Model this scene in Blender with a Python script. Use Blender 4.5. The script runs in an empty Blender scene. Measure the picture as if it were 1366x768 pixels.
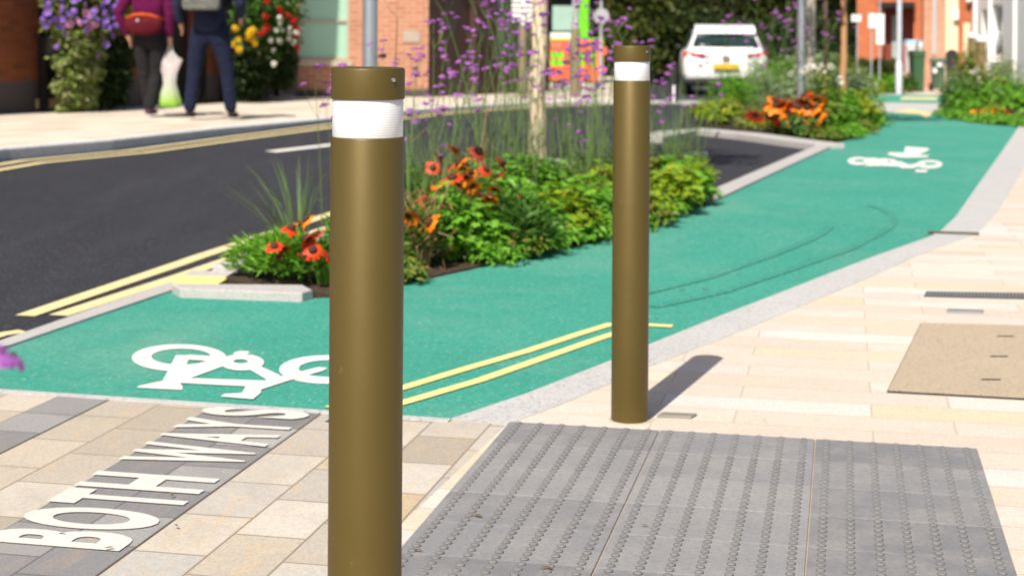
import bpy, bmesh, math, random
from mathutils import Vector, Matrix, noise as mnoise
R = math.radians
PI = math.pi
sc = bpy.context.scene
COL = sc.collection
K = 2130.0; HC = 1.12; U0 = 683.0; V0 = 43.0; ROLL = R(0.4)
cr, sr = math.cos(ROLL), math.sin(ROLL)

# ------------------------------------------------------------------ survey
def zb(y):                       # the street falls very gently away
    return 0.0 if y <= 8 else -0.009 * (y - 8)
def ray(u, v):
    du, dv = u - U0, v - V0
    return (du * cr + dv * sr) / K, (du * sr - dv * cr) / K
def G(u, v, dz=0.0):             # point of the ground (raised by dz) seen at a place of the survey photo
    a, m = ray(u, v)
    t = 5.0
    for _ in range(60):
        t = (HC - dz - zb(t)) / (-m)
    return Vector((a * t, t, zb(t) + dz))
def P(u, v, D):
    a, m = ray(u, v)
    return Vector((a * D, D, HC + m * D))
def base(u, D, dz=0.0):          # ground point under column u at distance D
    a, m = ray(u, 140)
    return Vector((a * D, D, zb(D) + dz))

TL, TR = G(680, 568), G(1304, 604.5)
BL = G(539, 701)
B = (TR - TL); B.z = 0; B.normalize()
A = Vector((-B.y, B.x, 0))
ANG = math.atan2(B.y, B.x)       # angle of axis B

# ------------------------------------------------------------------ scene helpers
def tag(o, label=None, cat=None, group=None, kind=None):
    if label: o['label'] = label
    if cat: o['category'] = cat
    if group: o['group'] = group
    if kind: o['kind'] = kind
    return o
def thing(name, label, cat, loc=(0, 0, 0), rz=0.0, group=None):
    o = bpy.data.objects.new(name, None); COL.objects.link(o)
    o.location = loc; o.rotation_euler = (0, 0, rz); o.empty_display_size = 0.1
    return tag(o, label, cat, group)
def inst(name, me, parent=None, loc=(0, 0, 0), rot=(0, 0, 0), s=1.0):
    o = bpy.data.objects.new(name, me); COL.objects.link(o)
    o.location = loc; o.rotation_euler = rot
    o.scale = (s, s, s) if not isinstance(s, (tuple, list)) else s
    if parent: o.parent = parent
    return o
def copy_tree(o, parent=None):
    c = o.copy(); COL.objects.link(c); c.parent = parent
    for ch in list(o.children): copy_tree(ch, c)
    return c

class MB:
    def __init__(s): s.v = []; s.f = []; s.m = []; s.mi = 0
    def add(s, vs, fs):
        n = len(s.v); s.v += [tuple(p) for p in vs]
        s.f += [tuple(i + n for i in f) for f in fs]; s.m += [s.mi] * len(fs)
        return s
    def box(s, x0, x1, y0, y1, z0, z1, M=None):
        vs = [Vector((x, y, z)) for z in (z0, z1) for y in (y0, y1) for x in (x0, x1)]
        if M: vs = [M @ p for p in vs]
        return s.add(vs, [(0, 2, 3, 1), (4, 5, 7, 6), (0, 1, 5, 4), (2, 6, 7, 3), (0, 4, 6, 2), (1, 3, 7, 5)])
    def ring(s, rings, cap=True, closed=True):
        n = len(rings[0]); vs = [p for r in rings for p in r]; fs = []
        for i in range(len(rings) - 1):
            for j in range(n if closed else n - 1):
                k = (j + 1) % n
                fs.append((i * n + j, i * n + k, (i + 1) * n + k, (i + 1) * n + j))
        if cap and closed:
            fs.append(tuple(reversed(range(n)))); fs.append(tuple((len(rings) - 1) * n + j for j in range(n)))
        return s.add(vs, fs)
    def tube(s, path, rad, n=6, cap=True):
        path = [Vector(p) for p in path]; rings = []
        for i, p in enumerate(path):
            d = (path[min(i + 1, len(path) - 1)] - path[max(i - 1, 0)]).normalized()
            a = Vector((0, 1, 0)) if abs(d.y) < .8 else Vector((1, 0, 0))
            x = d.cross(a).normalized(); y = d.cross(x).normalized()
            r = rad[i] if isinstance(rad, (list, tuple)) else rad
            rings.append([p + (x * math.cos(2 * PI * j / n) - y * math.sin(2 * PI * j / n)) * r for j in range(n)])
        return s.ring(rings, cap)
    def lathe(s, prof, n=32, c=(0, 0, 0), M=None):
        c = Vector(c); rings = []
        for r, z in prof:
            q = [c + Vector((r * math.cos(2 * PI * j / n), r * math.sin(2 * PI * j / n), z)) for j in range(n)]
            rings.append([M @ p for p in q] if M else q)
        return s.ring(rings, True)
    def prism(s, poly, z0, z1, M=None):
        rings = [[Vector((p[0], p[1], z)) for p in poly] for z in (z0, z1)]
        if M: rings = [[M @ p for p in r] for r in rings]
        return s.ring(rings)
    def ellipsoid(s, c, r, n=12, m=8, jit=0, rnd=None):
        c = Vector(c); rings = []
        for i in range(m + 1):
            th = PI * (i + .02) / (m + .04) if i in (0, m) else PI * i / m
            q = []
            for j in range(n):
                d = Vector((math.sin(th) * math.cos(2 * PI * j / n), math.sin(th) * math.sin(2 * PI * j / n), -math.cos(th)))
                k = 1 + (jit * (rnd.random() - .5) if rnd else 0)
                q.append(c + Vector((d.x * r[0], d.y * r[1], d.z * r[2])) * k)
            rings.append(q)
        return s.ring(rings)
    def leaf(s, p, n, t, L, W, fold=.15):
        sd = n.cross(t)
        if sd.length < 1e-4: sd = Vector((1, 0, 0))
        sd.normalize()
        return s.add([p, p + t * (L * .42) + sd * (W * .5) + n * (W * fold), p + t * L - n * (L * .12), p + t * (L * .42) - sd * (W * .5) + n * (W * fold)], [(0, 1, 2), (0, 2, 3)])
    def lobed(s, p, n, t, L, rnd):
        sd = n.cross(t)
        if sd.length < 1e-4: sd = Vector((1, 0, 0))
        sd.normalize(); t2 = sd.cross(n).normalized()
        c = p + t2 * L * .45; vs = [c + n * L * .05]
        k = 14
        for i in range(k):
            a = 2 * PI * i / k
            r = L * (.55 if i % 2 == 0 else .36) * (.9 + .2 * rnd.random())
            if i == 7: r *= .35
            vs.append(c + (t2 * math.cos(a) + sd * math.sin(a)) * r - n * (.06 * L if i % 2 == 0 else 0))
        return s.add(vs, [(0, 1 + i, 1 + (i + 1) % k) for i in range(k)])
    def mesh(s, name, mats, smooth=False):
        me = bpy.data.meshes.new(name); me.from_pydata(s.v, [], s.f)
        for m in (mats if isinstance(mats, (list, tuple)) else [mats]): me.materials.append(m)
        me.polygons.foreach_set('material_index', s.m)
        if smooth: me.polygons.foreach_set('use_smooth', [True] * len(s.f))
        me.update(); return me
    def build(s, name, mats, parent=None, smooth=False, loc=(0, 0, 0), rot=(0, 0, 0), bevel=0, angle=None):
        me = s.mesh(name, mats, smooth)
        if not smooth or angle:
            pass
        o = inst(name, me, parent, loc, rot)
        if angle:
            bm = bmesh.new(); bm.from_mesh(me)
            for f in bm.faces: f.smooth = True
            for e in bm.edges:
                if len(e.link_faces) == 2 and e.calc_face_angle(0) > R(angle): e.smooth = False
            bm.to_mesh(me); bm.free()
        if bevel:
            md = o.modifiers.new('bevel', 'BEVEL'); md.width = bevel; md.segments = 2; md.limit_method = 'ANGLE'; md.angle_limit = R(40)
        return o

# ------------------------------------------------------------------ materials
class Nd:
    def __init__(s, name):
        s.mat = bpy.data.materials.new(name); s.mat.use_nodes = True
        s.t = s.mat.node_tree; s.b = s.t.nodes['Principled BSDF']; s.out = s.t.nodes['Material Output']
        s.o = None
    def n(s, typ, **kw):
        d = s.t.nodes.new(typ)
        for k, v in kw.items():
            if k.startswith('i_'):
                key = k[2:].replace('_', ' ')
                d.inputs[key].default_value = v
            else: setattr(d, k, v)
        return d
    def l(s, a, b): s.t.links.new(a, b)
    def obj(s):
        if not s.o: s.o = s.n('ShaderNodeTexCoord').outputs['Object']
        return s.o
    def noise(s, scale, detail=3, rough=.6, vec=None, dist=0):
        d = s.n('ShaderNodeTexNoise'); d.inputs['Scale'].default_value = scale; d.inputs['Detail'].default_value = detail
        d.inputs['Roughness'].default_value = rough; d.inputs['Distortion'].default_value = dist
        s.l(vec or s.obj(), d.inputs['Vector']); return d.outputs['Fac']
    def ramp(s, fac, stops, interp='LINEAR'):
        d = s.n('ShaderNodeValToRGB'); d.color_ramp.interpolation = interp
        e = d.color_ramp.elements
        while len(e) < len(stops): e.new(.5)
        for i, (p, c) in enumerate(stops):
            e[i].position = p; e[i].color = (c if isinstance(c, (tuple, list)) else (c, c, c)) + ((1,) if not (isinstance(c, (tuple, list)) and len(c) == 4) else ())
        s.l(fac, d.inputs['Fac']); return d.outputs['Color']
    def mix(s, fac, a, b, mode='MIX'):
        d = s.n('ShaderNodeMix', data_type='RGBA', blend_type=mode)
        for val, idx in ((fac, 0), (a, 6), (b, 7)):
            if isinstance(val, (int, float)): d.inputs[idx].default_value = val if idx == 0 else (val, val, val, 1)
            elif isinstance(val, (tuple, list)): d.inputs[idx].default_value = tuple(val[:3]) + (1,)
            else: s.l(val, d.inputs[idx])
        return d.outputs[2]
    def math(s, op, a, b=0.0, c=None):
        d = s.n('ShaderNodeMath', operation=op)
        for i, val in enumerate((a, b) if c is None else (a, b, c)):
            if isinstance(val, (int, float)): d.inputs[i].default_value = val
            else: s.l(val, d.inputs[i])
        return d.outputs[0]
    def bump(s, h, strength=.3, dist=.01):
        d = s.n('ShaderNodeBump'); d.inputs['Strength'].default_value = strength; d.inputs['Distance'].default_value = dist
        s.l(h, d.inputs['Height']); s.l(d.outputs['Normal'], s.b.inputs['Normal'])
    def fin(s, col, rough=.6, metal=0.0, spec=.5):
        if isinstance(col, (tuple, list)): s.b.inputs['Base Color'].default_value = tuple(col[:3]) + (1,)
        else: s.l(col, s.b.inputs['Base Color'])
        if isinstance(rough, (int, float)): s.b.inputs['Roughness'].default_value = rough
        else: s.l(rough, s.b.inputs['Roughness'])
        s.b.inputs['Metallic'].default_value = metal
        s.b.inputs['Specular IOR Level'].default_value = spec
        return s.mat
def sc_(c, k): return tuple(min(1, x * k) for x in c)
def srgb(r, g, b):
    f = lambda x: (x / 12.92 if x <= .04045 else ((x + .055) / 1.055) ** 2.4)
    return f(r / 255), f(g / 255), f(b / 255)

def plain(name, c, rough=.6, metal=0.0, var=.18, scale=8, bump=0, bscale=60, spec=.5):
    k = Nd(name); nz = k.noise(scale, 4)
    col = k.mix(nz, sc_(c, 1 - var), sc_(c, 1 + var))
    if bump: k.bump(k.noise(bscale, 3), bump, .005)
    return k.fin(col, rough, metal, spec)
def gritty(name, c, fleck, fscale=180, famt=.62, var=.15, big=1.5, rough=.85, bump=.4, c2=None):
    k = Nd(name)
    col = k.mix(k.noise(big, 5, .65), sc_(c, 1 - var), sc_(c2 or c, 1 + var))
    col = k.mix(k.ramp(k.noise(fscale * .45, 3, .8), [(.36, .34), (.5, 0.0)]), col, sc_(c, .62))
    col = k.mix(k.ramp(k.noise(fscale, 2, .7), [(famt, 0.0), (famt + .1, 1.0)]), col, fleck)
    col = k.mix(k.ramp(k.noise(fscale * .7, 2, .7), [(.33, 1.0), (.42, 0.0)]), col, sc_(c, .55))
    k.bump(k.noise(fscale, 3, .7), bump, .004)
    return k.fin(col, rough, 0, .3)
def leafmat(name, cols, rough=.45, trans=.42):
    k = Nd(name); g = k.n('ShaderNodeNewGeometry').outputs['Random Per Island']
    col = k.ramp(g, [(i / max(1, len(cols) - 1), c) for i, c in enumerate(cols)])
    k.fin(col, rough, 0, .35)
    tr = k.n('ShaderNodeBsdfTranslucent'); k.l(k.mix(1.0, col, (1.0, 1.0, .55), 'MULTIPLY'), tr.inputs['Color'])
    mx = k.n('ShaderNodeMixShader'); mx.inputs[0].default_value = trans
    k.l(k.b.outputs[0], mx.inputs[1]); k.l(tr.outputs[0], mx.inputs[2]); k.l(mx.outputs[0], k.out.inputs['Surface'])
    return k.mat
def slabs(name, stops, bw, bh, mortar, msize, ang, org=(0, 0), off=.5, freq=2, rough=.8, stain=.35, bump=.5, vein=.3, squash=1.0, grain=140):
    """Coursed stone laid at an angle; every slab takes its own tone."""
    k = Nd(name)
    mp = k.n('ShaderNodeMapping', vector_type='POINT'); k.l(k.obj(), mp.inputs['Vector'])
    mp.inputs['Rotation'].default_value = (0, 0, -ang)
    c, s_ = math.cos(-ang), math.sin(-ang)
    mp.inputs['Location'].default_value = (-(org[0] * c - org[1] * s_), -(org[0] * s_ + org[1] * c), 0)
    br = k.n('ShaderNodeTexBrick'); k.l(mp.outputs[0], br.inputs['Vector'])
    br.offset = off; br.offset_frequency = freq; br.squash = squash; br.squash_frequency = 3
    br.inputs['Color1'].default_value = (0, 0, 0, 1); br.inputs['Color2'].default_value = (1, 1, 1, 1); br.inputs['Mortar'].default_value = (.5, .5, .5, 1)
    br.inputs['Scale'].default_value = 1; br.inputs['Mortar Size'].default_value = msize; br.inputs['Mortar Smooth'].default_value = .1
    br.inputs['Brick Width'].default_value = bw; br.inputs['Row Height'].default_value = bh
    col = k.ramp(br.outputs['Color'], stops)
    st = k.noise(2.3, 6, .7, mp.outputs[0], 1.2)
    col = k.mix(k.ramp(st, [(.45, 0.0), (.75, stain)]), col, sc_(stops[len(stops) // 2][1], .62))
    m2 = k.n('ShaderNodeMapping'); k.l(mp.outputs[0], m2.inputs['Vector']); m2.inputs['Scale'].default_value = (1.6, 7, 1)
    col = k.mix(k.ramp(k.noise(2.0, 5, .7, m2.outputs[0], 2.0), [(.52, 0.0), (.66, vein)]), col, (.55, .36, .16))
    gr = k.noise(grain, 3, .7)
    col = k.mix(.5, col, k.ramp(gr, [(.3, .35), (.7, .68)]), 'OVERLAY')
    col = k.mix(br.outputs['Fac'], col, mortar)
    h = k.math('SUBTRACT', k.math('MULTIPLY', gr, .25), br.outputs['Fac'])
    k.bump(h, bump, .004)
    return k.fin(col, rough, 0, .3)
def bricks(name, cols, mortar=(.35, .3, .26), bw=.225, bh=.075, base_dark=None, rough=.85):
    k = Nd(name)
    sx = k.n('ShaderNodeSeparateXYZ'); k.l(k.obj(), sx.inputs[0])
    cx = k.n('ShaderNodeCombineXYZ'); k.l(k.math('ADD', sx.outputs[0], sx.outputs[1]), cx.inputs[0]); k.l(sx.outputs[2], cx.inputs[1])
    br = k.n('ShaderNodeTexBrick'); k.l(cx.outputs[0], br.inputs['Vector'])
    br.inputs['Color1'].default_value = (0, 0, 0, 1); br.inputs['Color2'].default_value = (1, 1, 1, 1)
    br.inputs['Scale'].default_value = 1; br.inputs['Mortar Size'].default_value = .01; br.inputs['Brick Width'].default_value = bw; br.inputs['Row Height'].default_value = bh
    col = k.ramp(br.outputs['Color'], [(i / (len(cols) - 1), c) for i, c in enumerate(cols)])
    col = k.mix(br.outputs['Fac'], col, mortar)
    col = k.mix(k.ramp(k.noise(1.1, 5, .7), [(.4, 0.0), (.75, .4)]), col, sc_(cols[0], .5))
    if base_dark:
        f = k.ramp(k.math('ADD', sx.outputs[2], k.math('MULTIPLY', k.noise(3, 3), .15)), [(base_dark, 1.0), (base_dark + .08, 0.0)])
        col = k.mix(f, col, (.075, .065, .065))
    k.bump(br.outputs['Fac'], .4, -.01)
    return k.fin(col, rough, 0, .3)

M = {}
k = Nd('asphalt'); mp_ = k.n('ShaderNodeMapping'); k.l(k.obj(), mp_.inputs[0]); mp_.inputs['Rotation'].default_value = (0, 0, R(27.5)); mp_.inputs['Scale'].default_value = (1, .12, 1)
col = k.mix(k.noise(.5, 6, .7), (.017, .018, .024), (.029, .030, .039))
col = k.mix(k.ramp(k.noise(1.6, 5, .7, mp_.outputs[0]), [(.45, 0.0), (.7, .5)]), col, (.044, .045, .054))
col = k.mix(k.ramp(k.noise(11, 4, .8), [(.5, 0.0), (.7, .45)]), col, (.012, .012, .014))
col = k.mix(k.ramp(k.noise(70, 3, .8), [(.56, 0.0), (.70, 1.0)]), col, (.12, .12, .125))
k.bump(k.noise(70, 3, .7), .9, .006); M['asphalt'] = k.fin(col, .9, 0, .3)
M['soil'] = gritty('soil', (.05, .033, .022), (.16, .10, .06), 90, .6, .3, 4, .95, .9)
def lanemat(name, kk):
    k = Nd(name)
    col = k.mix(k.noise(.8, 6, .7), sc_((.026, .225, .165), kk), sc_((.048, .305, .228), kk))
    dust = k.ramp(k.noise(.55, 7, .75, None, 1.0), [(.48, 0.0), (.72, .42)])
    col = k.mix(dust, col, sc_((.20, .34, .27), kk))
    col = k.mix(k.ramp(k.noise(9, 5, .8), [(.52, 0.0), (.72, .35)]), col, sc_((.018, .16, .12), kk))
    col = k.mix(k.ramp(k.noise(30, 3, .8), [(.36, .4), (.5, 0.0)]), col, sc_((.02, .15, .11), kk))
    col = k.mix(k.ramp(k.noise(62, 2, .7), [(.60, 0.0), (.70, 1.0)]), col, sc_((.26, .43, .36), kk))
    col = k.mix(k.ramp(k.noise(24, 2, .6), [(.735, 0.0), (.75, .8)]), col, (.42, .42, .36))
    k.bump(k.noise(62, 3, .7), .9, .004); return k.fin(col, .88, 0, .3)
M['lane'] = lanemat('green_surfacing', 1.0)
M['tyre'] = lanemat('tyre_marked_surfacing', .90)
M['granite'] = gritty('pale_granite', (.45, .44, .435), (.60, .59, .58), 110, .6, .13, 2.2, .75, .3)
M['granite_edge'] = gritty('kerb_granite', (.42, .405, .395), (.6, .58, .56), 220, .6, .14, 3, .8, .3)
M['ground'] = gritty('ground_earth', (.12, .11, .1), (.2, .19, .17), 40, .6, .2, .2, .95, .3)
def worn(name, c, under, lo=.60, hi=.66, amt=.75):
    k = Nd(name); col = k.mix(k.noise(14, 5, .7), sc_(c, .86), sc_(c, 1.04))
    col = k.mix(k.ramp(k.noise(38, 6, .8), [(lo, 0.0), (hi, amt)]), col, under)
    col = k.mix(k.ramp(k.noise(150, 3, .8), [(.62, 0.0), (.72, amt)]), col, under)
    col = k.mix(k.ramp(k.noise(3.5, 5, .7), [(.5, 0.0), (.75, .3)]), col, sc_(c, .6))
    k.bump(k.noise(140, 3), .4, .002); return k.fin(col, .7, 0, .3)
M['white_paint'] = worn('white_thermoplastic', (.70, .69, .66), (.24, .38, .32), .60, .70, .6)
M['letter_paint'] = worn('cream_white_thermoplastic', (.62, .60, .55), (.24, .23, .21), .575, .67, .65)
M['yellow_paint'] = plain('pale_yellow_thermoplastic', (.76, .62, .24), .6, 0, .10, 20, .3, 150)
M['yellow_cream'] = plain('worn_yellow_thermoplastic', (.66, .56, .30), .65, 0, .12, 15, .3, 150)
M['steel'] = plain('galvanised_steel', (.50, .55, .60), .38, .85, .12, 14)
M['grey_metal'] = plain('grey_painted_metal', (.45, .47, .50), .45, .2, .08)
M['brown_post'] = plain('brown_post_coating', (.20, .15, .10), .6, 0, .2)
M['black'] = plain('black_paint', (.012, .012, .013), .35, 0, .2)
M['black_matt'] = plain('black_rubber', (.015, .015, .016), .85, 0, .3)
M['cream'] = plain('cream_render', (.74, .62, .42), .8, 0, .06)
M['white_wall'] = plain('white_render', (.78, .77, .75), .8, 0, .05, 3)
M['white'] = plain('white_gloss', (.80, .80, .80), .35, 0, .04)
M['beigeframe'] = plain('sand_window_frame', (.46, .40, .30), .5, 0, .08)
# ------------------------------------------------------------------ surfaces
def sheet(name, poly, dz, mat, depth=.05, struct=True, bevel=0):
    bm = bmesh.new()
    vs = [bm.verts.new((p[0], p[1], 0)) for p in poly]
    f = bm.faces.new(vs); f.normal_update()
    if f.normal.z < 0: f.normal_flip()
    bmesh.ops.triangulate(bm, faces=bm.faces[:])
    for yy in (8.0,):
        bmesh.ops.bisect_plane(bm, geom=bm.verts[:] + bm.edges[:] + bm.faces[:], plane_co=(0, yy, 0), plane_no=(0, 1, 0))
    for v in bm.verts: v.co.z = zb(v.co.y) + dz
    be = [e for e in bm.edges if len(e.link_faces) == 1]
    low = {}
    for e in be:
        for v in e.verts:
            if v not in low: low[v] = bm.verts.new((v.co.x, v.co.y, v.co.z - depth))
    for e in be:
        a, b = e.verts
        fc = e.link_faces[0]
        for lp in fc.loops:
            if lp.edge == e:
                a, b = lp.vert, lp.link_loop_next.vert
        bm.faces.new((b, a, low[a], low[b]))
    me = bpy.data.meshes.new(name); bm.to_mesh(me); bm.free(); me.materials.append(mat)
    o = inst(name, me)
    if struct: o['kind'] = 'structure'
    if bevel:
        md = o.modifiers.new('bevel', 'BEVEL'); md.width = bevel; md.segments = 2; md.limit_method = 'ANGLE'; md.angle_limit = R(50)
    return o
def off_poly(pts, w0, w1):
    L, Rr = [], []
    for i, p in enumerate(pts):
        d = (pts[min(i + 1, len(pts) - 1)] - pts[max(i - 1, 0)]); d.z = 0; d.normalize()
        n = Vector((-d.y, d.x, 0))
        L.append(p + n * w0); Rr.append(p + n * w1)
    return L + Rr[::-1]
def strip(name, pts, w, dz, mat, depth=.004, struct=True, bevel=0):
    return sheet(name, off_poly(pts, w / 2, -w / 2), dz, mat, depth, struct, bevel)
def gp(lst, dz=0.0): return [G(u, v, dz) for u, v in lst]

g = sheet('ground', [(-160, -30), (160, -30), (160, 240), (-160, 240)], -.09, M['ground'], .02)
DF = .20
ft_top = [(-420, 258), (-160, 220), (0, 197.5), (140, 186), (290, 170), (440, 157), (560, 145.5), (640, 140), (700, 137), (800, 134.2), (852, 134)]
kt = [G(u, v, DF) for u, v in ft_top]
def rise(p):                     # the carriageway falls from the far kerb towards the cycle lane
    best = 1e9; q = Vector((p[0], p[1], 0))
    for i in range(len(kt) - 1):
        a, b = Vector((kt[i].x, kt[i].y, 0)), Vector((kt[i + 1].x, kt[i + 1].y, 0)); ab = b - a
        f = max(0, min(1, (q - a).dot(ab) / ab.length_squared)); dd = (a + ab * f - q).length
        if (ab.x * (q.y - a.y) - ab.y * (q.x - a.x)) > 0 and 0 < f < 1: dd = min(dd, .5)
        best = min(best, dd)
    f = max(0, 1 - best / 3.5); g_ = max(0, min(1, (p[1] - 15.5) / 3)); return (.13 + .05 * g_) * f * f * (3 - 2 * f)
xs_ = [-40, -30, -22] + [-16 + .7 * i for i in range(40)] + [13]
ys_ = [-4, 0, 4] + [6 + .7 * i for i in range(44)] + [40, 50, 80]; ys_ = sorted(set(ys_ + [8.0]))
rm = MB(); rm.add([(x, y, zb(y) - .02 + (rise((x, y)) if 5 < y < 45 else 0)) for y in ys_ for x in xs_], [(j * len(xs_) + i, j * len(xs_) + i + 1, (j + 1) * len(xs_) + i + 1, (j + 1) * len(xs_) + i) for j in range(len(ys_) - 1) for i in range(len(xs_) - 1)])
road = rm.build('road', M['asphalt'], smooth=True); road['kind'] = 'structure'

lane_right = gp([(600, 561), (700, 527.5), (815, 482.5), (866, 461), (960, 423), (1030, 396), (1100, 368.5), (1200, 331), (1240, 317), (1256, 308), (1275, 290), (1300, 254), (1335, 205), (1354, 177), (1360, 168)])
lane_left = gp([(-134, 513), (0, 467.5), (228, 388), (300, 392.5), (404, 398.5), (440, 397), (540, 379), (640, 357), (720, 340), (815, 317.5), (870, 303), (945, 267), (1010, 238), (1060, 215), (1112, 192), (1150, 182), (1166, 168), (1168, 158), (1150, 150)])
far_edge = gp([(1360, 168), (1330, 165), (1290, 161), (1262, 156), (1254, 150)])
lane = sheet('cycle_lane', lane_left + far_edge[::-1] + lane_right[::-1][1:], 0, M['lane'], .05)
far_lane = sheet('far_cycle_lane', gp([(1150, 136), (1262, 138), (1262, 127.5), (1160, 126)]), 0, M['lane'], .05)
far_stripe = sheet('crossing', gp([(1120, 149.6), (1262, 149.6), (1262, 138.4), (1120, 136.4)]), .004, M['granite'], .05)
sheet('crossing_marking', gp([(1190, 151), (1212, 146), (1246, 152), (1236, 158), (1226, 153)]), .010, M['yellow_cream'], .004)
sheet('crossing_marking', gp([(1200, 133), (1250, 133.6), (1250, 130.5), (1204, 130)]), .006, M['yellow_cream'], .004)

# right kerb band, flush pale granite
kr_out = gp([(676, 568), (740, 545), (866, 491), (1000, 438.5), (1150, 376), (1242, 335), (1303, 313), (1328, 287), (1366, 226), (1396, 178), (1406, 168)])
# lane_right resampled is used as the inner edge
kerb_r = sheet('granite_kerb', lane_right + kr_out[::-1], .006, M['granite'], .05)
sheet('kerb_joint', gp([(1238, 312.6), (1306, 315.2), (1306, 312.4), (1238, 310)]), .011, plain('joint_filler', (.10, .085, .06), .9), .003)
# kerb between road and lane on the left
kerb_l = sheet('granite_kerb', gp([(-160, 513), (0, 457), (120, 415), (229, 378.5)]) + gp([(-134, 513), (0, 467.5), (120, 426), (236, 387)])[::-1], .010, M['granite_edge'], .05, bevel=.004)
nose = sheet('raised_kerb', gp([(229, 379), (404, 380.5), (417, 387.5), (403, 391.5), (240, 385.5)], .035), .038, M['granite_edge'], .06, bevel=.006)
sheet('granite_setts', gp([(256, 362), (326, 362.5), (309, 369), (244, 368.5)]), .004, M['granite'], .03)
sheet('yellow_setts', gp([(243, 369), (308, 369.5), (292, 379), (226, 377.5)]), .004, M['yellow_paint'], .03)
rs = gp([(300, 355), (360, 334), (440, 311), (560, 277), (720, 239), (880, 211), (936, 203)], .03)
strip('raised_kerb', rs, .13, .035, M['granite_edge'], .07, bevel=.008)
e1 = gp([(936, 270), (1000, 241), (1060, 214), (1108, 193)])
strip('raised_kerb', e1, .17, .022, M['granite_edge'], .06, bevel=.008)
strip('raised_kerb', gp([(864, 182), (900, 175), (935, 172), (1000, 178), (1060, 186), (1108, 192)], .05), .34, .05, M['granite_edge'], .09, bevel=.01)
p1 = sheet('planting_soil', gp([(420, 391), (440, 396), (540, 378), (640, 356), (720, 339), (815, 316.5), (870, 302), (938, 268), (950, 240), (936, 206), (880, 214), (720, 242), (560, 281), (440, 315), (330, 352), (300, 372), (330, 379.4), (405, 379.8)]), .006, M['soil'], .05)
p2 = sheet('planting_soil', gp([(938, 168), (1000, 173), (1060, 181), (1110, 189), (1150, 181), (1165, 168), (1167, 157), (1148, 148), (1120, 134), (1060, 122), (985, 126)]), .012, M['soil'], .05)
p3 = sheet('planting_soil', gp([(1264, 156), (1290, 160), (1330, 164), (1366, 168), (1460, 172), (1440, 130), (1340, 122), (1266, 126)]), .012, M['soil'], .05)

# near paving: left field coursed along A, right field along B
b_l0, b_l1 = G(0, 711), G(290, 547)
b_r0, b_r1 = G(126, 768), G(439, 557)
bandw = (b_r0 - G(136, 632)).dot(B) * .5 + (b_r1 - b_l1).dot(B) * .5
pitch = bandw / 2
buff = [(0, (.29, .255, .205)), (.16, (.44, .385, .31)), (.34, (.36, .325, .275)), (.5, (.48, .435, .375)), (.66, (.43, .34, .225)), (.8, (.37, .355, .335)), (1, (.51, .465, .40))]
buff_old = [(0, (.40, .33, .24)), (.16, (.58, .50, .39)), (.34, (.46, .37, .26)), (.5, (.62, .55, .46)), (.66, (.52, .42, .28)), (.8, (.56, .50, .43)), (1, (.66, .60, .50))]
pale = [(0, (.50, .42, .345)), (.2, (.56, .495, .43)), (.4, (.53, .455, .38)), (.6, (.57, .54, .505)), (.75, (.54, .465, .385)), (.87, (.56, .465, .33)), (1, (.565, .54, .505))]
pale_old = [(0, (.60, .51, .40)), (.2, (.70, .63, .53)), (.4, (.66, .57, .46)), (.6, (.72, .67, .59)), (.75, (.66, .55, .42)), (.87, (.69, .56, .37)), (1, (.74, .68, .58))]
grey = [(0, (.16, .158, .16)), (.35, (.25, .245, .24)), (.7, (.19, .188, .195)), (1, (.33, .32, .31))]
lorg = G(136, 632); lorg.z = 0
M['buff'] = slabs('buff_sandstone_setts', buff, .27, pitch, (.24, .20, .15), .003, ANG + PI / 2, (lorg.x, lorg.y), off=.43, vein=.3, stain=.55)
M['darkslab'] = slabs('dark_granite_setts', grey, .21, pitch, (.13, .12, .11), .003, ANG + PI / 2, (lorg.x, lorg.y), off=.5, vein=.12, stain=.45)
M['pale'] = slabs('pale_sandstone_paving', pale, .62, .165, (.44, .37, .30), .003, ANG, (TL.x, TL.y), off=.37, vein=.2, stain=.3)
far0 = TL + B * -.004
lf = [Vector((-9, 3.2)), ] + gp([(-134, 513), (0, 522), (300, 541.5), (600, 561.5), (676, 568)])
dn = BL - TL
bl_far = TL + dn.normalized() * 3.6
left_pav = sheet('footway_paving', lf + [bl_far, Vector((-9, .6))], .004, M['buff'], .05)
right_pav = sheet('footway_paving', kr_out + gp([(1440, 172), (1470, 172)]) + [Vector((14, 18)), Vector((14, -1)), Vector((bl_far.x + .4, -1)), bl_far], .0045, M['pale'], .05)
strip('edging_strip', gp([(-134, 514), (0, 524), (300, 543.5), (600, 563.5)]), .035, .0085, M['granite'], .004)
le0, le1 = G(0, 524), G(600, 563.5)
def to_edge(p):                 # follow axis A from p to the end of the paving
    d_ = le1 - le0; den = A.x * d_.y - A.y * d_.x
    return p + A * (((le0.x - p.x) * d_.y - (le0.y - p.y) * d_.x) / den)
def strip_band(n0, n1):
    q0, q1 = lorg + B * (pitch * n0), lorg + B * (pitch * n1)
    return sheet('dark_paving_band', [to_edge(q0) - A * 4, to_edge(q0), to_edge(q1), to_edge(q1) - A * 4], .0062, M['darkslab'], .003)
strip_band(0, 2)
nb2 = round((G(40, 572) - lorg).dot(B) / pitch - .5)
strip_band(nb2, nb2 + 1)
# light slab course between kerb and tactile paving
far_pave = sheet('far_footway_right', [G(1406, 160), Vector((14, 18.2)), Vector((14, 42)), Vector((8.0, 44)), G(1160, 125), G(1262, 127.2), G(1262, 150), ], -.004, M['pale'], .05)

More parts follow.
